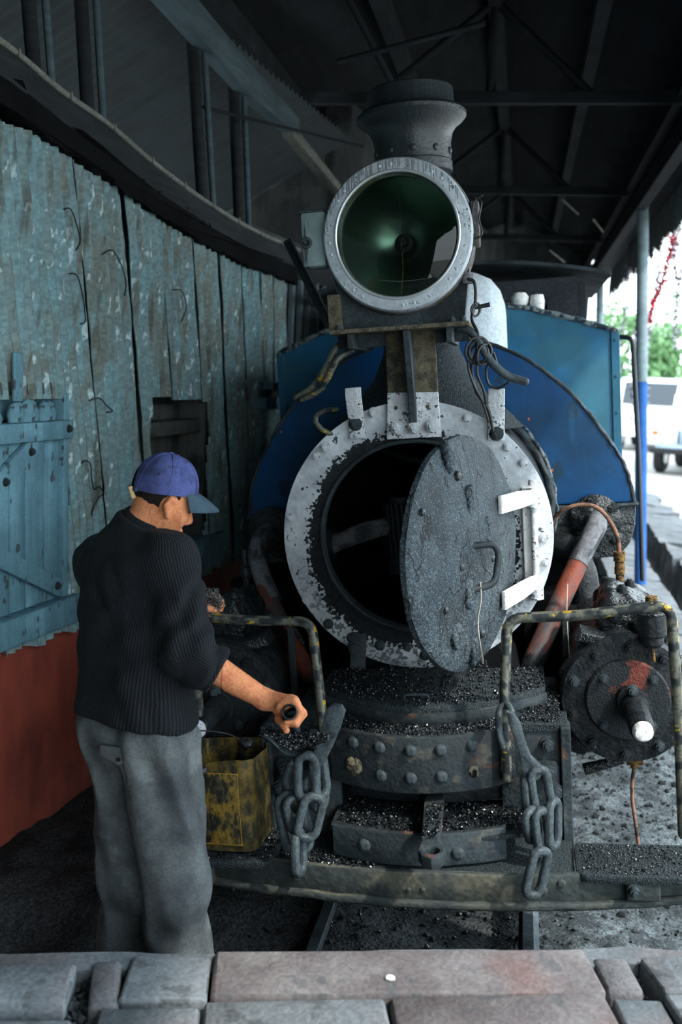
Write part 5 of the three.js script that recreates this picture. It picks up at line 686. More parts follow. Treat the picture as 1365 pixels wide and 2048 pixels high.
chain('heavy chain hanging on the right from a long bent hook on the handrail foot', [0.34, 0.62, 0.6], (t, b) => {
  put(t, 'long_hook', ext([[0.288, 0.752], [0.306, 0.748], [0.325, 0.715], [0.336, 0.665], [0.35, 0.622], [0.375, 0.598], [0.381, 0.575], [0.372, 0.556], [0.35, 0.547], [0.33, 0.556], [0.323, 0.585], [0.32, 0.63], [0.305, 0.675], [0.292, 0.715]].reverse(), -0.01, 0.012, 0.004, [circle(0.009, 14, 0.352, 0.574)]).translate(-b[0], -b[1], 0.03), M.chain);
  put(t, 'hook_prong', tube(smooth([[0.3, 0.745, 0.62], [0.286, 0.752, 0.58], [0.27, 0.742, 0.585], [0.264, 0.715, 0.61], [0.266, 0.675, 0.62], [0.275, 0.642, 0.62]]), 0.0105, 40, 12).translate(-b[0], -b[1], -b[2]), M.chain);
}, [[0.374, 0.522, 0.635, 0.062, 0.023, 0.013, 0, 0.3, 0.12], [0.34, 0.498, 0.62, 0.06, 0.022, 0.013, 0, 1.2, 0.05], [0.374, 0.41, 0.665, 0.066, 0.022, 0.013, 0, 0.75, 0.1], [0.405, 0.425, 0.64, 0.066, 0.025, 0.013, 0, 1.05, -0.1], [0.355, 0.352, 0.785, 0.064, 0.023, 0.013, 0.08, 0.5, -0.3], [0.345, 0.43, 0.66, 0.055, 0.023, 0.012, 0.3, 0.9, 0.2]]);
{ // square yellow tin with rounded corners, standing on the left step plate
  const t = thing('oil_tin', 'battered yellow tin can with a wire handle, standing on the left step plate', 'tin', onTrack(-0.56, 0.326, 0.575), [0, -0.06, TILT]);
  const w = 0.112, d = 0.1, rc = 0.042, ring0 = (k, inset = 0) => { const o = []; for (const [sx, sz, a] of [[1, 1, 0], [-1, 1, PI / 2], [-1, -1, PI], [1, -1, 1.5 * PI]]) for (let i = 0; i <= 8; i++) { const r = rc - inset, b = a + (i / 8) * PI / 2; o.push([sx * (w - rc) + r * Math.cos(b) * k, sz * (d - rc) + r * Math.sin(b) * k]); } return o; };
  const loft = (levels) => { const P = [], I = [], n = 36; levels.forEach(([y, inset, k = 1]) => ring0(1, inset).forEach(([x, z]) => P.push(x * k, typeof y === 'function' ? y(x, z) : y, z * k))); for (let j = 0; j < levels.length - 1; j++) for (let i = 0; i < n; i++) { const a = j * n + i, b = j * n + (i + 1) % n; I.push(a, a + n, b, b, a + n, b + n); } const g = new THREE.BufferGeometry(); g.setAttribute('position', new THREE.Float32BufferAttribute(P, 3)); g.setIndex(I); g.computeVertexNormals(); return toCreasedNormals(g, 0.9); };
  const rim = (x, z) => 0.275 + 0.012 * n3(x * 22, z * 22, 1, 5) + (x > 0.06 && z > -0.02 ? 0.012 : 0) - (z < -0.06 ? -0.012 : 0);
  put(t, 'tin_body', dent(loft([[0.004, 0.02, 0.1], [0, 0.012, 0.9], [0.008, 0.003], [0.03, 0], [0.04, -0.002], [0.05, 0], [0.06, -0.0025], [0.07, 0], [0.15, 0], [0.2, 0], [0.21, -0.0025], [0.22, 0], [0.23, -0.0025], [0.24, 0], [rim, 0.001], [rim, 0.003], [0.24, 0.003], [0.03, 0.003], [0.008, 0.008, 0.95], [0.009, 0.02, 0.1]]), 0.0025, 14, 4), M.tin);
  put(t, 'front_panel', dent(bx(-0.09, 0.072, 0.028, 0.25, 0.098, 0.103, 0.002), 0.001, 14, 5), M.tinPanel);
  put(t, 'wire_handle', tube(smooth([[0.03, 0.25, -0.095], [0.02, 0.29, -0.07], [-0.02, 0.325, -0.03], [-0.1, 0.34, 0.02], [-0.09, 0.31, 0.07], [-0.045, 0.275, 0.1], [-0.04, 0.25, 0.104]]), 0.0022, 60, 6), M.cable);
  for (const [x, y, z, s] of [[-0.04, 0.255, 0.108, 1], [0.03, 0.268, -0.09, 1.3]]) put(t, 'rag_knot', dent(new THREE.SphereGeometry(0.014 * s, 16, 12).scale(1.4, 1, 0.8), 0.007, 70, s * 7), M.cable, [x, y, z]);
  put(t, 'rag_tail', dent(bx(-0.006, 0.006, -0.045, 0, -0.003, 0.003, 0.002), 0.004, 60, 3), M.cable, [-0.035, 0.25, 0.109]); put(t, 'rag_tail', dent(bx(-0.01, 0.01, -0.05, 0, -0.003, 0.003, 0.002), 0.004, 60, 6), M.cable, [0.02, 0.265, -0.085]);
}
{ // string from the door handle
  const a = onTrack(0.222, 1.084, 0.462), b = onTrack(0.218, 0.84, 0.462), t = thing('string', 'pale twisted string hanging from the handle of the open smokebox door', 'string', a);
  const pts = [[0, 0, 0], [0.002, -0.05, 0.004], [0.0, -0.12, 0.002], [b[0] - a[0], b[1] - a[1], b[2] - a[2]]]; put(t, 'strand', tube(smooth(pts), 0.0021, 50, 6), M.cord); put(t, 'strand', tube(smooth(pts.map((p, i) => [p[0] + 0.003 * (i % 2), p[1], p[2] + 0.002])), 0.0018, 50, 6), M.cord);
  put(t, 'knot', dent(new THREE.TorusGeometry(0.01, 0.0035, 8, 24), 0.003, 90, 3), M.cable, [b[0] - a[0], b[1] - a[1], b[2] - a[2]]);
}
// ---------------------------------------------------------------- the workman
{
  const f = V(0.883, 0, -0.47).normalize(), HC = [-0.64, 1.41, 0.768];
  const J = { neck: [-0.7, 1.335, 0.785], chest: [-0.715, 1.2, 0.79], ls: [-0.838, 1.222, 0.73], rs: [-0.58, 1.262, 0.868], le: [-0.83, 0.96, 0.61], re: [-0.487, 1.035, 0.945], lw: [-0.612, 1.088, 0.628], rw: [-0.296, 0.925, 0.908], lh: [-0.725, 0.78, 0.845], rh: [-0.6, 0.785, 0.895], lk: [-0.69, 0.36, 0.87], rk: [-0.515, 0.36, 0.955], la: [-0.672, -0.02, 0.89], ra: [-0.486, -0.02, 0.965] };
  const base = [-0.6, -0.1, 0.9], off = (g) => g.translate(-base[0], -base[1], -base[2]);
  const man = thing('person', 'man in blue cap, black ribbed sweater and grey trousers working at the engine front', 'person', base);
  // head in its own axes: x forward, y up, z to the right ear
  const X = f.clone().multiplyScalar(Math.cos(0.38)).add(V(0, -Math.sin(0.38), 0)), Zr = V(0.47, 0, 0.883).normalize(), Y = Zr.clone().cross(X).normalize();
  const HM = new THREE.Matrix4().makeBasis(X, Y, Zr).setPosition(...HC);
  const cran = ell([-0.006, 0.042, 0], [0.086, 0.084, 0.072]), jaw = cone([0.02, -0.05, 0], [0.068, -0.1, 0], 0.053, 0.026), face = ell([0.04, -0.012, 0], [0.055, 0.075, 0.06]);
  const bits = [[cone([0.088, 0.016, 0], [0.108, -0.022, 0], 0.007, 0.012), 0.012], [cone([0.098, -0.028, -0.01], [0.098, -0.028, 0.01], 0.009, 0.009), 0.01], [cone([0.082, 0.024, -0.03], [0.082, 0.024, 0.03], 0.012, 0.012), 0.02], [cone([0.062, -0.018, 0.04], [0.066, -0.02, 0.036], 0.018, 0.018), 0.03], [cone([0.062, -0.018, -0.04], [0.066, -0.02, -0.036], 0.018, 0.018), 0.03], [cone([0.09, -0.058, -0.016], [0.09, -0.058, 0.016], 0.0078, 0.0078), 0.008], [cone([0.088, -0.074, -0.014], [0.088, -0.074, 0.014], 0.008, 0.008), 0.008], [cone([0.084, -0.104, 0], [0.08, -0.112, 0], 0.017, 0.015), 0.02], [cone([-0.026, -0.04, 0], [-0.042, -0.15, 0.0], 0.046, 0.05), 0.03], [cone([0.03, -0.085, 0], [-0.03, -0.13, 0], 0.03, 0.045), 0.04]];
  const earS = (s) => { const E = (f) => (x, y, z) => f(x - 0.014, y, z); const rim = cone([-0.01, 0.02, s * 0.078], [-0.017, 0.0, s * 0.081], 0.0075, 0.007), rim2 = cone([-0.01, 0.022, s * 0.078], [0.008, 0.016, s * 0.074], 0.0065, 0.0055), lobe = cone([-0.014, -0.004, s * 0.079], [0.004, -0.028, s * 0.073], 0.0068, 0.0065), bowl = ell([-0.002, 0.0, s * 0.073], [0.016, 0.026, 0.007]); return E((x, y, z) => smin(smin(smin(rim(x, y, z), rim2(x, y, z), 0.006), lobe(x, y, z), 0.006), bowl(x, y, z), 0.006)); };
  const ears = [earS(1), earS(-1)];
  const CM = HM.clone().multiply(new THREE.Matrix4().makeRotationZ(0.2)).multiply(new THREE.Matrix4().makeTranslation(0.004, 0.004, 0));
  const headF = (x0, y, z) => { const x = x0 > 0 ? x0 / 0.82 : x0; let d = smin(smin(cran(x, y, z), jaw(x, y, z), 0.04), face(x, y, z), 0.03); for (const [b, k] of bits) d = smin(d, b(x, y, z), k); for (const e of ears) d = smin(d, e(x, y, z), 0.008); for (const s of [-1, 1]) d = -smin(-d, Math.hypot((x0 - 0.017) / 0.7, (y + 0.001) / 1.3, (z - s * 0.088) / 0.9) * 0.8 - 0.008, 0.004); for (const s of [-1, 1]) { const e = Math.hypot(x - 0.092, y - 0.006, z - s * 0.032) - 0.013; d = -smin(-d, e, 0.01); } return d; };
  const headG = field(headF, [-0.13, -0.17, -0.11], [0.14, 0.15, 0.11], 0.0032); headG.applyMatrix4(HM);
  // hands
  const chainF = (pts, r0, r1) => { const c = pts.slice(0, -1).map((p, i) => cone(p, pts[i + 1], lerp(r0, r1, i / (pts.length - 1)), lerp(r0, r1, (i + 1) / (pts.length - 1)))); return (x, y, z) => { let d = 9; for (const q of c) d = smin(d, q(x, y, z), 0.004); return d; }; };
  const U = V(0.12, 0.42, 0.9).normalize(), E1 = V(0.98, 0, -0.1).projectOnPlane(U).normalize(), E2 = U.clone().cross(E1).normalize(), TC = V(-0.219, 0.903, 0.935);
  const T = (ang, r, u) => TC.clone().addScaledVector(E1, r * Math.cos(ang * PI / 180)).addScaledVector(E2, r * Math.sin(ang * PI / 180)).addScaledVector(U, u).toArray();
  const RF = [], rwrist = J.rw;
  [[-0.033, 0], [-0.011, 4], [0.0105, 2], [0.031, -4]].forEach(([u, k], i) => { const s = i === 3 ? 0.85 : 1; RF.push(chainF([T(75 + k, 0.033, u), T(8 + k, 0.032 * s, u), T(-58, 0.0275, u), T(-112 - k, 0.026, u)], 0.0094 * s, 0.0074 * s)); });
  const RP = [...[-0.03, -0.01, 0.01, 0.028].map((u) => cone(rwrist, T(75, 0.032, u), 0.02, 0.0115)), cone(rwrist, T(150, 0.032, -0.02), 0.021, 0.016), cone(T(160, 0.03, 0.02), T(90, 0.033, 0.02), 0.012, 0.011)];
  const RT = chainF([T(165, 0.034, -0.03), T(205, 0.034, -0.012), T(245, 0.035, 0.008), T(262, 0.045, 0.018)], 0.0125, 0.0085);
  const rightF = (x, y, z) => { let p = 9; for (const q of RP) p = smin(p, q(x, y, z), 0.014); let d = smin(p, RT(x, y, z), 0.012); for (const q of RF) d = Math.min(smin(p, q(x, y, z), 0.008), d); const fa = FORE(x, y, z); return smin(d, fa, 0.012); };
  const FORE = cone(J.re, J.rw, 0.046, 0.0265);
  const Q = V(-0.551, 1.095, 0.62), q = (x, y, z) => [Q.x + x, Q.y + y, Q.z + z];
  const LFORE = cone(J.le, J.lw, 0.044, 0.026);
  const LP = [cone(J.lw, q(-0.02, 0.02, -0.004), 0.019, 0.0125), cone(J.lw, q(-0.022, 0.012, -0.022), 0.019, 0.0125), cone(J.lw, q(-0.024, 0.0, -0.036), 0.019, 0.012), cone(J.lw, q(-0.028, -0.012, -0.044), 0.018, 0.011), cone(J.lw, q(-0.034, -0.012, 0.012), 0.018, 0.014)];
  const LFi = [[[-0.02, 0.02, -0.004], [0.008, 0.027, -0.008], [0.028, 0.018, -0.014], [0.033, 0.004, -0.018]], [[-0.022, 0.012, -0.022], [0.012, 0.016, -0.03], [0.032, 0.004, -0.032], [0.034, -0.01, -0.03]], [[-0.024, 0.0, -0.036], [0.01, 0.0, -0.044], [0.03, -0.01, -0.042], [0.03, -0.022, -0.036]], [[-0.028, -0.012, -0.044], [0.0, -0.016, -0.052], [0.018, -0.022, -0.048], [0.02, -0.03, -0.04]]].map((c, i) => chainF(c.map((p) => q(...p)), i === 3 ? 0.009 : 0.0102, i === 3 ? 0.007 : 0.008));
  const LT = chainF([q(-0.036, -0.012, 0.012), q(-0.008, -0.006, 0.026), q(0.014, -0.006, 0.028), q(0.03, -0.009, 0.026)], 0.013, 0.0085);
  const leftF = (x, y, z) => { let p = 9; for (const k of LP) p = smin(p, k(x, y, z), 0.014); let d = smin(p, LT(x, y, z), 0.01); for (const k of LFi) d = Math.min(d, smin(p, k(x, y, z), 0.008)); return smin(d, LFORE(x, y, z), 0.012); };
  const handR = field(rightF, [-0.4, 0.82, 0.84], [-0.14, 1.03, 1.03], 0.003), handL = field(leftF, [-0.68, 1.0, 0.53], [-0.49, 1.17, 0.7], 0.003);
  // the trunk and limbs under the clothes
  const core = [[cone(J.neck, J.chest, 0.048, 0.07), 0.05], [cone(J.ls, J.rs, 0.055, 0.055), 0.06], [cone([-0.78, 1.2, 0.765], [-0.742, 0.82, 0.84], 0.085, 0.085), 0.06], [cone([-0.65, 1.2, 0.83], [-0.6, 0.82, 0.895], 0.085, 0.085), 0.06], [cone(J.ls, J.le, 0.045, 0.038), 0.03], [cone(J.le, J.lw, 0.038, 0.025), 0.02], [cone(J.rs, J.re, 0.046, 0.04), 0.03], [cone(J.re, [-0.38, 0.975, 0.925], 0.042, 0.034), 0.02], [cone(J.lh, J.lk, 0.075, 0.052), 0.05], [cone(J.rh, J.rk, 0.075, 0.052), 0.05], [cone(J.lk, J.la, 0.05, 0.036), 0.03], [cone(J.rk, J.ra, 0.05, 0.036), 0.03]];
  const coreF = (x, y, z) => { let d = 9; for (const [c, k] of core) d = d > 8 ? c(x, y, z) : smin(d, c(x, y, z), k); return d; };
  const trunk = field(coreF, [-0.96, -0.08, 0.54], [-0.3, 1.42, 1.06], 0.012);
  put(man, 'body', off(join([trunk, headG, handR, handL])), M.skin);
  // sweater
  const ridge = (v) => 1 - 2 * Math.abs(v), fold = (x, y, z) => 0.009 * n3(x * 9, y * 5, z * 9, 3) + 0.006 * ridge(n3(x * 13 + y * 8, y * 5 - x * 7, z * 12, 5)) - 0.005 * ridge(n3(x * 8 - y * 7, y * 7, z * 9, 15));
  const sw = [[cone([-0.775, 1.205, 0.77], [-0.735, 0.84, 0.835], 0.106, 0.112), 0.08], [cone([-0.66, 1.205, 0.83], [-0.605, 0.84, 0.893], 0.106, 0.112), 0.08], [cone(J.ls, J.rs, 0.062, 0.075), 0.06], [cone([-0.7, 1.335, 0.785], J.chest, 0.072, 0.105), 0.06], [cone(J.ls, J.le, 0.062, 0.058), 0.035], [cone(J.le, J.lw, 0.06, 0.045), 0.03]];
  const slv = [cone(J.rs, J.re, 0.076, 0.066), cone(J.re, [-0.415, 0.993, 0.932], 0.066, 0.058)];
  const rib = V(J.rw[0] - J.re[0], J.rw[1] - J.re[1], J.rw[2] - J.re[2]).normalize();
  const sweaterF = (x, y, z) => {
    let d = 9; for (const [c, k] of sw) d = d > 8 ? c(x, y, z) : smin(d, c(x, y, z), k);
    let s = smin(slv[0](x, y, z), slv[1](x, y, z), 0.03); const along = (x - J.re[0]) * rib.x + (y - J.re[1]) * rib.y + (z - J.re[2]) * rib.z;
    s += 0.007 * Math.sin(along * 95 + 14 * y + 3 * n3(x * 12, y * 12, z * 12, 9)) * (1 - sst(Math.abs(along + 0.02), 0.06, 0.14)) - 0.004 * sst(along, 0.045, 0.055);
    s = Math.max(s, along - 0.078); d = smin(d, s, 0.028);
    const lal = (x - J.lw[0]) * 0.8 + (y - J.lw[1]) * 0.5; d = Math.max(d, lal - 0.0 < 0.02 ? d : d);
    d += fold(x, y, z) + 0.007 * Math.sin(x * 40 - y * 52 + z * 18) * sst(-x, 0.5, 0.62) * (1 - sst(Math.abs(y - 1.05), 0.06, 0.2)) * 0.6;
    const hem = y - (0.832 + 0.22 * Math.max(0, x + 0.56) * -1 + 0.0025 * n3(x * 14, 1, z * 14, 2)), band = sst(y, 0.84, 0.885);
    d -= 0.006 * (1 - sst(y, 0.84, 0.9));
    d = Math.max(d, -hem); const nk = y - 1.362 + 0.42 * clamp(x + 0.7, -0.05, 0.042); return Math.max(d, nk);
  };
  // the ribs of the knit run down the trunk and along each sleeve
  const knitUV = (g0) => { const g = g0.toNonIndexed(), p = g.attributes.position, uv = new Float32Array(p.count * 2), R1 = slv[0], R2 = slv[1], axis = V(J.rs[0] - J.re[0], J.rs[1] - J.re[1], J.rs[2] - J.re[2]).normalize();
    for (let i = 0; i < p.count; i += 3) { const c = V(); for (let k = 0; k < 3; k++) c.add(V().fromBufferAttribute(p, i + k)); c.divideScalar(3);
      const sleeve = Math.min(R1(c.x, c.y, c.z), R2(c.x, c.y, c.z)) < Math.min(sw[0][0](c.x, c.y, c.z), sw[1][0](c.x, c.y, c.z)) - 0.012 && c.y < 1.3, ang = [];
      for (let k = 0; k < 3; k++) { const v = V().fromBufferAttribute(p, i + k); let a, t, r;
        if (sleeve) { const lower = v.clone().sub(V(...J.re)).dot(rib) > 0.0 && v.y < 1.06, ax = lower ? rib.clone().negate() : axis, w = v.clone().sub(V(...J.re)), e1 = V(0, 0, 1).cross(ax).normalize(), e2 = ax.clone().cross(e1); a = Math.atan2(-w.dot(e1), w.dot(e2)); t = w.dot(ax); r = 0.07; }
        else { a = Math.atan2(v.x + 0.69 - 0.12 * (v.y - 1), v.z - 0.81); t = v.y; r = 0.15; }
        ang.push([a, t, r]); }
      for (let k = 1; k < 3; k++) { while (ang[k][0] - ang[0][0] > PI) ang[k][0] -= 2 * PI; while (ang[k][0] - ang[0][0] < -PI) ang[k][0] += 2 * PI; }
      ang.forEach(([a, t, r], k) => { uv[(i + k) * 2] = a * r; uv[(i + k) * 2 + 1] = t; }); }
    g.setAttribute('uv', new THREE.BufferAttribute(uv, 2)); g.userData.done = true; return g; };
  const knit = knitUV(field(sweaterF, [-0.98, 0.74, 0.5], [-0.34, 1.42, 1.08], 0.0075)); off(knit); put(man, 'sweater', knit, M.sweater);
  const cuffC = V(...J.re).addScaledVector(rib, 0.072); const cg = dent(new THREE.TorusGeometry(0.053, 0.0085, 10, 40), 0.003, 40, 3); cg.applyQuaternion(new THREE.Quaternion().setFromUnitVectors(V(0, 0, 1), rib)); put(man, 'rolled_cuff', off(cg.translate(...cuffC.toArray())), M.sweater);
  const colQ = new THREE.Quaternion().setFromUnitVectors(V(0, 0, 1), V(0.4, 0.92, 0.04).normalize()); put(man, 'collar', off(dent(new THREE.TorusGeometry(0.058, 0.0105, 10, 40).scale(1, 1, 1.8), 0.002, 30, 3).applyQuaternion(colQ).translate(-0.682, 1.352, 0.782)), M.sweater);
  // trousers
  const tr = [[cone([-0.738, 0.86, 0.838], J.lh, 0.1, 0.108), 0.05], [cone([-0.608, 0.86, 0.892], J.rh, 0.1, 0.108), 0.05], [cone(J.lh, J.lk, 0.104, 0.082), 0.05], [cone(J.rh, J.rk, 0.106, 0.086), 0.05], [cone(J.lk, J.la, 0.082, 0.078), 0.05], [cone(J.rk, J.ra, 0.086, 0.084), 0.05]];
  const trF = (x, y, z) => { const wob = 0.012 * n3(x * 6, y * 4, z * 6, 21) * (1 - sst(y, 0.55, 0.8)); let d = 9; tr.forEach(([c, k], i) => { const e = c(x + wob, y, z); d = d > 8 ? e : smin(d, e, i % 2 ? 0.02 : k); }); const low = 1 - sst(y, 0.25, 0.7); d += 0.018 * n3(x * 9, y * 2.2, z * 9, 31) - 0.014 * (1 - 2 * Math.abs(n3(x * 12 + y * 4, y * 3, z * 12, 35))) + low * 0.006 * Math.sin(y * 34 + x * 24 + 4 * n3(x * 6, y * 6, z * 6, 8)) + 0.004 * Math.sin(x * 60 + y * 22) * sst(y, 0.5, 0.7); d += 0.028 * sst(y, 0.8, 0.865); return Math.max(Math.max(d, y - 0.87), -0.03 - y); };
  put(man, 'trousers', off(field(trF, [-0.9, -0.06, 0.68], [-0.34, 0.9, 1.12], 0.0085)), M.trousers);
  { const n = V(-0.08, 0.12, 1).normalize(), c = V(-0.672, 0.782, 1.1); while (trF(c.x, c.y, c.z) > 0.001 && c.z > 0.85) c.addScaledVector(n, -0.002); const qz = new THREE.Quaternion().setFromUnitVectors(V(0, 0, 1), n); const mk = (g) => off(g.applyQuaternion(qz).translate(...c.toArray()));
    put(man, 'back_pocket', mk(ext([[-0.058, 0.012], [0.058, 0.016], [0.055, -0.012], [0.008, -0.03], [0, -0.036], [-0.008, -0.03], [-0.055, -0.014]].reverse(), -0.012, 0.004, 0.002)), M.trousers); put(man, 'pocket_button', mk(cyl(0.006, 0.006, 0.004, 14).rotateX(PI / 2).translate(0, -0.018, 0.006)), M.eye); }
  for (const k of ['la', 'ra']) { const a = J[k], fx = 0.6, fz = -0.6; put(man, 'shoe', off(field((x, y, z) => Math.max(smin(cone([a[0] - 0.02, a[1] - 0.03, a[2] + 0.02], [a[0] + 0.13 * fx, a[1] - 0.055, a[2] + 0.13 * fz], 0.045, 0.035)(x, y, z), cone(a, [a[0], a[1] - 0.03, a[2]], 0.045, 0.045)(x, y, z), 0.03), -0.1 - y), [a[0] - 0.14, -0.13, a[2] - 0.2], [a[0] + 0.2, 0.06, a[2] + 0.14], 0.01)), M.cable); }
  // hair, eyes, cap
  const hairF = (x0, y, z) => { const x = x0 > 0 ? x0 / 0.82 : x0, s = smin(cran(x, y, z), face(x, y, z), 0.03) - 0.0035 - 0.0015 * n3(x * 160, y * 40, z * 160, 3); const nape = -0.052 + 0.6 * Math.max(0, x + 0.06), side = x - 0.035 + Math.max(0, -y) * 0.9; return Math.max(s, nape - y, side, y - 0.07, -(Math.hypot((x - 0.014) / 1, y - 0.0) - 0.03) * (Math.abs(z) > 0.05 ? 1 : 0) - (Math.abs(z) > 0.05 ? 0 : 9)); };
  put(man, 'hair', off(field(hairF, [-0.13, -0.08, -0.1], [0.07, 0.09, 0.1], 0.003).applyMatrix4(HM)), M.hair);
  for (const s of [-1, 1]) { put(man, 'eye', off(new THREE.SphereGeometry(0.0095, 16, 12).translate(0.068, 0.006, s * 0.032).applyMatrix4(HM)), M.eye); put(man, 'eyebrow', off(tube(smooth([[0.079, 0.024, s * 0.014], [0.077, 0.029, s * 0.03], [0.066, 0.026, s * 0.046]]), 0.0032, 14, 6).applyMatrix4(HM)), M.hair); }
  const capP = (ph, th, k = 1) => { const st = Math.sin(th), fl = 1 + 0.03 * Math.cos(6 * ph) * st * Math.cos(th); return V(-0.006 + 0.093 * k * fl * Math.cos(ph) * Math.pow(st, 0.85), 0.03 + 0.1 * k * Math.pow(Math.cos(th), 0.9) - 0.012 * st * st * (0.5 - 0.5 * Math.cos(ph)), 0.084 * k * fl * Math.sin(ph) * Math.pow(st, 0.85)); };
  const sheet3 = (fn, nu, nv, thick, skip = () => false) => { const P = [], I = [], S = (nu + 1) * (nv + 1); for (const b of [0, 1]) for (let j = 0; j <= nv; j++) for (let i = 0; i <= nu; i++) P.push(...fn(i / nu, j / nv, b * thick).toArray()); for (let j = 0; j < nv; j++) for (let i = 0; i < nu; i++) if (!skip((i + 0.5) / nu, (j + 0.5) / nv)) { const a = j * (nu + 1) + i, c = a + nu + 1; I.push(a, a + 1, c + 1, a, c + 1, c, a + S, c + 1 + S, a + 1 + S, a + S, c + S, c + 1 + S); } const g = new THREE.BufferGeometry(); g.setAttribute('position', new THREE.Float32BufferAttribute(P, 3)); g.setIndex(I); g.computeVertexNormals(); return g; };
  const crown = put(man, 'cap', off(dent(sheet3((u, v, t) => capP(u * 2 * PI + PI, 0.02 + v * (PI / 2 - 0.02), 1 - t * 14), 96, 28, 0.0018, (u, v) => { const a = Math.min(u, 1 - u) * 2 * PI; return (a / 0.36) ** 2 + ((1 - v) / 0.34) ** 2 < 1; }), 0.0022, 26, 3, 3.0).applyMatrix4(CM)), M.cap);
  put(man, 'cap_brim', off(sheet3((u, v, t) => { const ph = (u - 0.5) * 2.0, e = capP(ph, PI / 2, 1), reach = 0.068 * Math.pow(Math.max(0, Math.cos(ph * 1.5)), 0.5); return V(e.x + reach * v, e.y - t - 0.026 * v - 0.01 * v * v - 0.008 * v * ph * ph + 0.008, e.z * (1 + 0.03 * v)); }, 40, 12, 0.004).applyMatrix4(CM)), M.capDark);
  for (let i = 0; i < 6; i++) { const a = i * PI / 3 + PI / 6; put(man, 'cap_seam', off(tube(smooth(Array.from({ length: 10 }, (_, k) => capP(a, 0.05 + (k / 9) * (PI / 2 - 0.08), 1.006).toArray())), 0.0013, 24, 6).applyMatrix4(CM)), M.cap); }
  put(man, 'cap_button', off(new THREE.SphereGeometry(0.007, 12, 8).scale(1, 0.6, 1).translate(-0.008, 0.131, 0).applyMatrix4(CM)), M.cap);
  put(man, 'cap_strap', off(tube(smooth([-0.5, -0.25, 0, 0.25, 0.5].map((a) => capP(PI + a, PI / 2, 1.0).toArray())), 0.006, 20, 8).applyMatrix4(CM)), M.capDark); put(man, 'strap_end', off(bx(-0.008, 0.004, -0.018, 0.018, -0.004, 0.004, 0.003).applyMatrix4(new THREE.Matrix4().makeRotationZ(0.5).setPosition(-0.094, 0.01, 0.03)).applyMatrix4(CM)), M.strap);

  // the shovel in the right hand and the steel wool in the left
  const S0 = [-0.215, 0.83, 0.9], sh = thing('hand_shovel', 'small coal shovel with a tube handle, held in the right hand over the left chain', 'shovel', S0), so = (g) => g.translate(-S0[0], -S0[1], -S0[2]);
  const tb = TC.clone().addScaledVector(U, 0.05), te = TC.clone().addScaledVector(U, -0.075);
  put(sh, 'tube_handle', so(join([new THREE.LatheGeometry([[0.0195, 0], [0.0195, 0.13], [0.0165, 0.13], [0.0165, 0.0]].map((p) => new THREE.Vector2(...p)), 28).applyQuaternion(new THREE.Quaternion().setFromUnitVectors(V(0, 1, 0), U)).translate(...te.toArray())])), M.iron);
  put(sh, 'blade', so(sheet3((u, v, t) => { const x = lerp(-0.305, -0.118, u), c = (u - 0.5) * 2, z0 = 0.985 - 0.05 * c * c, z1 = 0.8 + 0.03 * c * c; return V(x, 0.814 + 0.022 * c * c - 0.018 * v - t + 0.012 * Math.sin(u * 9) * (1 - v), lerp(z0 - 0.02 * (1 - Math.abs(c)), z1, v)); }, 30, 20, 0.004)), M.iron);
  put(sh, 'handle_socket', so(between(te.toArray(), [-0.222, 0.822, 0.84], 0.017, 0.01, 16)), M.iron);
  chips('coal_grit', 'wet coal chips heaped on the blade of the hand shovel', 1300, 0.0042, (R) => { const u = 0.02 + 0.96 * R(), v = 0.04 + 0.9 * R(), c = (u - 0.5) * 2; return [lerp(-0.305, -0.118, u), 0.818 + 0.022 * c * c - 0.018 * v + 0.022 * (1 - c * c) * Math.sin(PI * v) * R(), lerp(0.965 - 0.05 * c * c, 0.8 + 0.03 * c * c, v)]; }, M.coal, null, 21);
  const W0 = q(0.02, 0.008, 0.004), wool = thing('steel_wool', 'tangled pad of dark steel wool gripped in the left hand above the handrail', 'wool', W0), R = rng(77), list = [];
  for (let i = 0; i < 70; i++) { const c = V(R() - 0.5, (R() - 0.5) * 1.3, R() - 0.5).multiplyScalar(0.05), r = 0.006 + 0.011 * R(), a = R() * 6, b = R() * 6, span = 4 + 5 * R(), pts = []; for (let k = 0; k <= 11; k++) { const t = (k / 11) * span; pts.push(V(r * Math.cos(t + a), r * Math.sin(t + a), 0.006 * (R() - 0.5)).applyEuler(new THREE.Euler(a, b, a)).add(c).toArray()); } list.push(tube(smooth(pts), 0.0009, 26, 5, false)); }
  tag(put(wool, 'wool_strands', join(list), M.woolM), null, null, null, 'stuff');
}
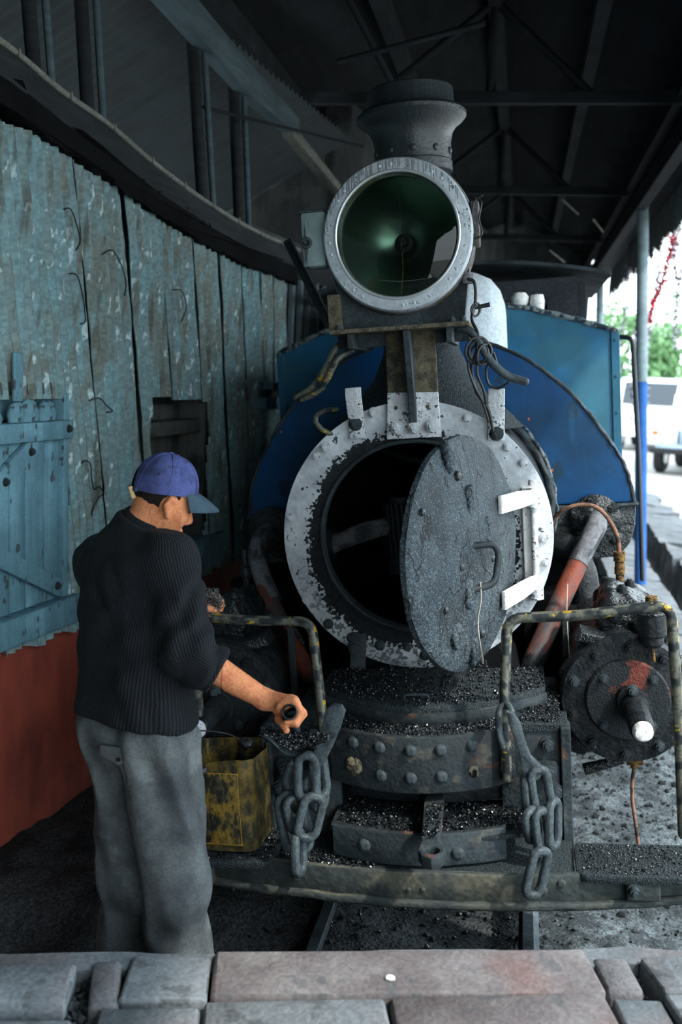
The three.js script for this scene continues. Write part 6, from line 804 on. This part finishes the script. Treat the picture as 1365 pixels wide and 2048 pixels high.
// ---------------------------------------------------------------- outside: garlands, parked vehicles, trees
{
  const garland = (pts, label, m, seed, w = 0.02) => {
    const p0 = pts[0], c = smooth(pts.map((p) => [p[0] - p0[0], p[1] - p0[1], p[2] - p0[2]])), R = rng(seed), t = thing('garland', label, 'garland', p0, [0, 0, 0], 'tinsel garlands hung along the open side'), P = [];
    put(t, 'string', tube(c, 0.003, 40, 5), M.cord);
    const n = Math.round(c.getLength() * 170); for (let i = 0; i < n; i++) { const o = c.getPoint(i / n), a = V(R() - 0.5, R() - 0.5, R() - 0.5).normalize().multiplyScalar(w * (1 + R())), b = V(R() - 0.5, R() - 0.5, R() - 0.5).normalize().multiplyScalar(w * 0.3), d = a.clone().cross(b).normalize().multiplyScalar(0.001); for (const s of [1, -1]) { const q = [o.clone().sub(b), o.clone().add(b), o.clone().add(a)].map((v) => v.addScaledVector(d, s)); if (s < 0) q.reverse(); q.forEach((v) => P.push(v.x, v.y, v.z)); } }
    const g = new THREE.BufferGeometry(); g.setAttribute('position', new THREE.Float32BufferAttribute(P, 3)); g.computeVertexNormals(); tag(put(t, 'tinsel', g, m), null, null, null, 'stuff');
  };
  const red = new THREE.MeshPhysicalMaterial({ name: 'red tinsel', color: 0xc2202c, roughness: 0.4 }), silver = new THREE.MeshPhysicalMaterial({ name: 'pale tinsel', color: 0x948fa0, roughness: 0.25, metalness: 0.3 });
  garland([[1.49, 3.39, -5.5], [1.49, 3.06, -5.6], [1.49, 2.9, -5.8], [1.44, 2.6, -6], [1.38, 2.34, -6]], 'short red tinsel garland slanting down beside the nearer roof post', red, 3, 0.05);
  [[1.46, 3.39, -5.2, 0.76, 'shortest pale garland, just under the eaves beside the nearer roof post'], [1.47, 3.39, -6.6, 1.9, 'long pale garland hanging just behind the nearer roof post'], [1.35, 3.39, -6.6, 1.75, 'pale garland hanging between the roof post and the cab'], [1.46, 3.39, -7.4, 2.1, 'pale garland behind the bunker grab rail'], [1.4, 3.39, -8.6, 1.9, 'farthest pale garland, beside the farther roof post'], [1.48, 3.39, -5.0, 1.3, 'pale garland in the open bay right of the nearer roof post']].forEach(([x, y, z, l, t], i) => garland([[x, y, z], [x + 0.03, y - l * 0.3, z], [x - 0.01, y - l * 0.65, z], [x + 0.015, y - l, z]], t, silver, 20 + i, 0.034));
  // trees
  const leafM = new THREE.MeshPhysicalMaterial({ name: 'leaf', color: 0x5f8a55, roughness: 0.7, transmission: 0.35, thickness: 0 }), bark = new THREE.MeshStandardMaterial({ name: 'bark', color: 0x5a5046, roughness: 0.9 });
  const tree = (x, z, h, r, label, seed, bush) => { const t = thing('tree', label, 'tree', [x, 0.03, z], [0, 0, 0]), R = rng(seed), P = []; put(t, 'trunk', tube(smooth([[0, 0, 0], [0.1, h * 0.3, 0], [0, h * 0.6, 0.1], [0.1, h * 0.85, 0]]), 0.12, 20, 8), bark);
    const blobs = Array.from({ length: 16 }, () => V((R() - 0.5) * 1.5 * r, h * (bush ? 0.12 + 0.8 * R() : 0.35 + 0.6 * R()), (R() - 0.5) * 1.5 * r)); for (let i = 0; i < 4200; i++) { const b = blobs[i % 16], d = V(R() - 0.5, R() - 0.5, R() - 0.5).normalize().multiplyScalar(r * 0.5 * Math.cbrt(R())), o = b.clone().add(d), s = 0.1 + 0.1 * R(), a = V(R() - 0.5, R() - 0.5, R() - 0.5).normalize().multiplyScalar(s), c = V(R() - 0.5, R() - 0.5, R() - 0.5).normalize().multiplyScalar(s * 0.5); for (const k of [o.clone().sub(a), o.clone().add(c), o.clone().add(a), o.clone().sub(a), o.clone().add(a), o.clone().sub(c)]) P.push(k.x, Math.max(0.05, k.y), k.z); }
    const g = new THREE.BufferGeometry(); g.setAttribute('position', new THREE.Float32BufferAttribute(P, 3)); g.computeVertexNormals(); const m = leafM; m.side = THREE.DoubleSide; tag(put(t, 'foliage', g, m), null, null, null, 'stuff'); };
  tree(4.3, -34, 5.4, 1.6, 'green tree beyond the road, seen behind the nearer roof post', 3, true); tree(8.0, -37, 6.2, 2.0, 'leafy green tree beyond the road, seen above the parked jeep', 5, true);
  // jeep
  const paint = new THREE.MeshPhysicalMaterial({ name: 'pale blue car paint', color: 0xaec4d6, roughness: 0.3, clearcoat: 0.6 }), white = new THREE.MeshPhysicalMaterial({ name: 'white car paint', color: 0xeef0f0, roughness: 0.35, clearcoat: 0.5 }), tyre = new THREE.MeshStandardMaterial({ name: 'tyre', color: 0x1c1c1e, roughness: 0.9 }), winM = new THREE.MeshPhysicalMaterial({ name: 'car window', color: 0x20282e, roughness: 0.1 }), amber = new THREE.MeshPhysicalMaterial({ name: 'amber lens', color: 0xd8641e, roughness: 0.3 });
  const wheels = (t, ws) => ws.forEach(([x, y, z, r]) => { const w = put(t, 'wheel', lathe([[0.0001, -0.09], [r * 0.55, -0.09], [r * 0.6, -0.07], [r * 0.9, -0.1], [r, -0.06], [r, 0.06], [r * 0.9, 0.1], [r * 0.6, 0.07], [r * 0.55, 0.09], [0.0001, 0.09]], 28, 'x'), tyre, [x, y, z]); put(w, 'hub', cyl(r * 0.5, r * 0.5, 0.2, 18).rotateZ(PI / 2), white); });
  { const t = thing('jeep', 'pale blue jeep parked on the sunlit road outside the shed', 'car', [4.25, 0.03, -18.8], [0, -0.35, 0]);
    put(t, 'body_shell', ext([[-1.6, 0.45], [1.55, 0.45], [1.6, 0.95], [0.55, 1.0], [0.45, 1.02], [-1.6, 1.02]], -0.72, 0.72, 0.05).rotateY(-PI / 2), paint); put(t, 'hardtop', ext([[-1.55, 1.0], [0.5, 1.0], [0.28, 1.62], [-1.5, 1.66]], -0.68, 0.68, 0.05).rotateY(-PI / 2), white);
    put(t, 'windscreen', bx(-0.58, 0.58, 1.1, 1.52, -0.01, 0.01, 0.008), winM, [0, 0.0, 0.44], [-0.34, 0, 0]); for (const s of [-1, 1]) { put(t, 'side_window', bx(-0.012, 0.012, 1.12, 1.52, -0.9, 0.2, 0.008), winM, [s * 0.685, 0, 0]); put(t, 'front_wing', ext([[0.75, 0.62], [1.62, 0.62], [1.62, 0.88], [1.5, 0.94], [0.75, 0.94]], -0.12, 0.12, 0.04).rotateY(-PI / 2), paint, [s * 0.72, 0, 0]); const h = put(t, 'headlight', lathe([[0.0001, 0.02], [0.08, 0.015], [0.1, 0], [0.1, -0.04], [0.0001, -0.04]], 24, 'z'), white, [s * 0.42, 0.76, 1.6]); put(t, 'indicator', bx(-0.06, 0.06, -0.04, 0.04, -0.02, 0.02, 0.01), amber, [s * 0.72, 0.84, 1.63]); }
    for (let i = 0; i < 7; i++) put(t, 'grille_slot', bx(-0.02, 0.02, 0.62, 0.9, 1.575, 1.6, 0.004), winM, [(i - 3) * 0.085, 0, 0]); put(t, 'bumper', bx(-0.8, 0.8, 0.42, 0.54, 1.6, 1.7, 0.03), tyre);
    wheels(t, [[-0.68, 0.36, 1.05, 0.36], [0.68, 0.36, 1.05, 0.36], [-0.68, 0.36, -1.0, 0.36], [0.68, 0.36, -1.0, 0.36]]); }
  { const t = thing('van', 'white van parked farther along the road behind the jeep', 'van', [4.1, 0.03, -26], [0, -0.3, 0]);
    put(t, 'body_shell', ext([[-2, 0.4], [1.7, 0.4], [1.75, 0.9], [1.4, 1.15], [1.0, 1.95], [-2, 2.0]], -0.85, 0.85, 0.08).rotateY(-PI / 2), white); put(t, 'windscreen', bx(-0.7, 0.7, -0.33, 0.33, -0.01, 0.01, 0.008), winM, [0, 1.55, 1.24], [-0.46, 0, 0]); for (const s of [-1, 1]) put(t, 'side_window', bx(-0.01, 0.01, 1.2, 1.7, -1.6, 0.8, 0.008), winM, [s * 0.86, 0, 0]);
    wheels(t, [[-0.75, 0.34, 1.0, 0.34], [0.75, 0.34, 1.0, 0.34], [-0.75, 0.34, -1.3, 0.34], [0.75, 0.34, -1.3, 0.34]]); }
}
renderer.render(scene, camera);
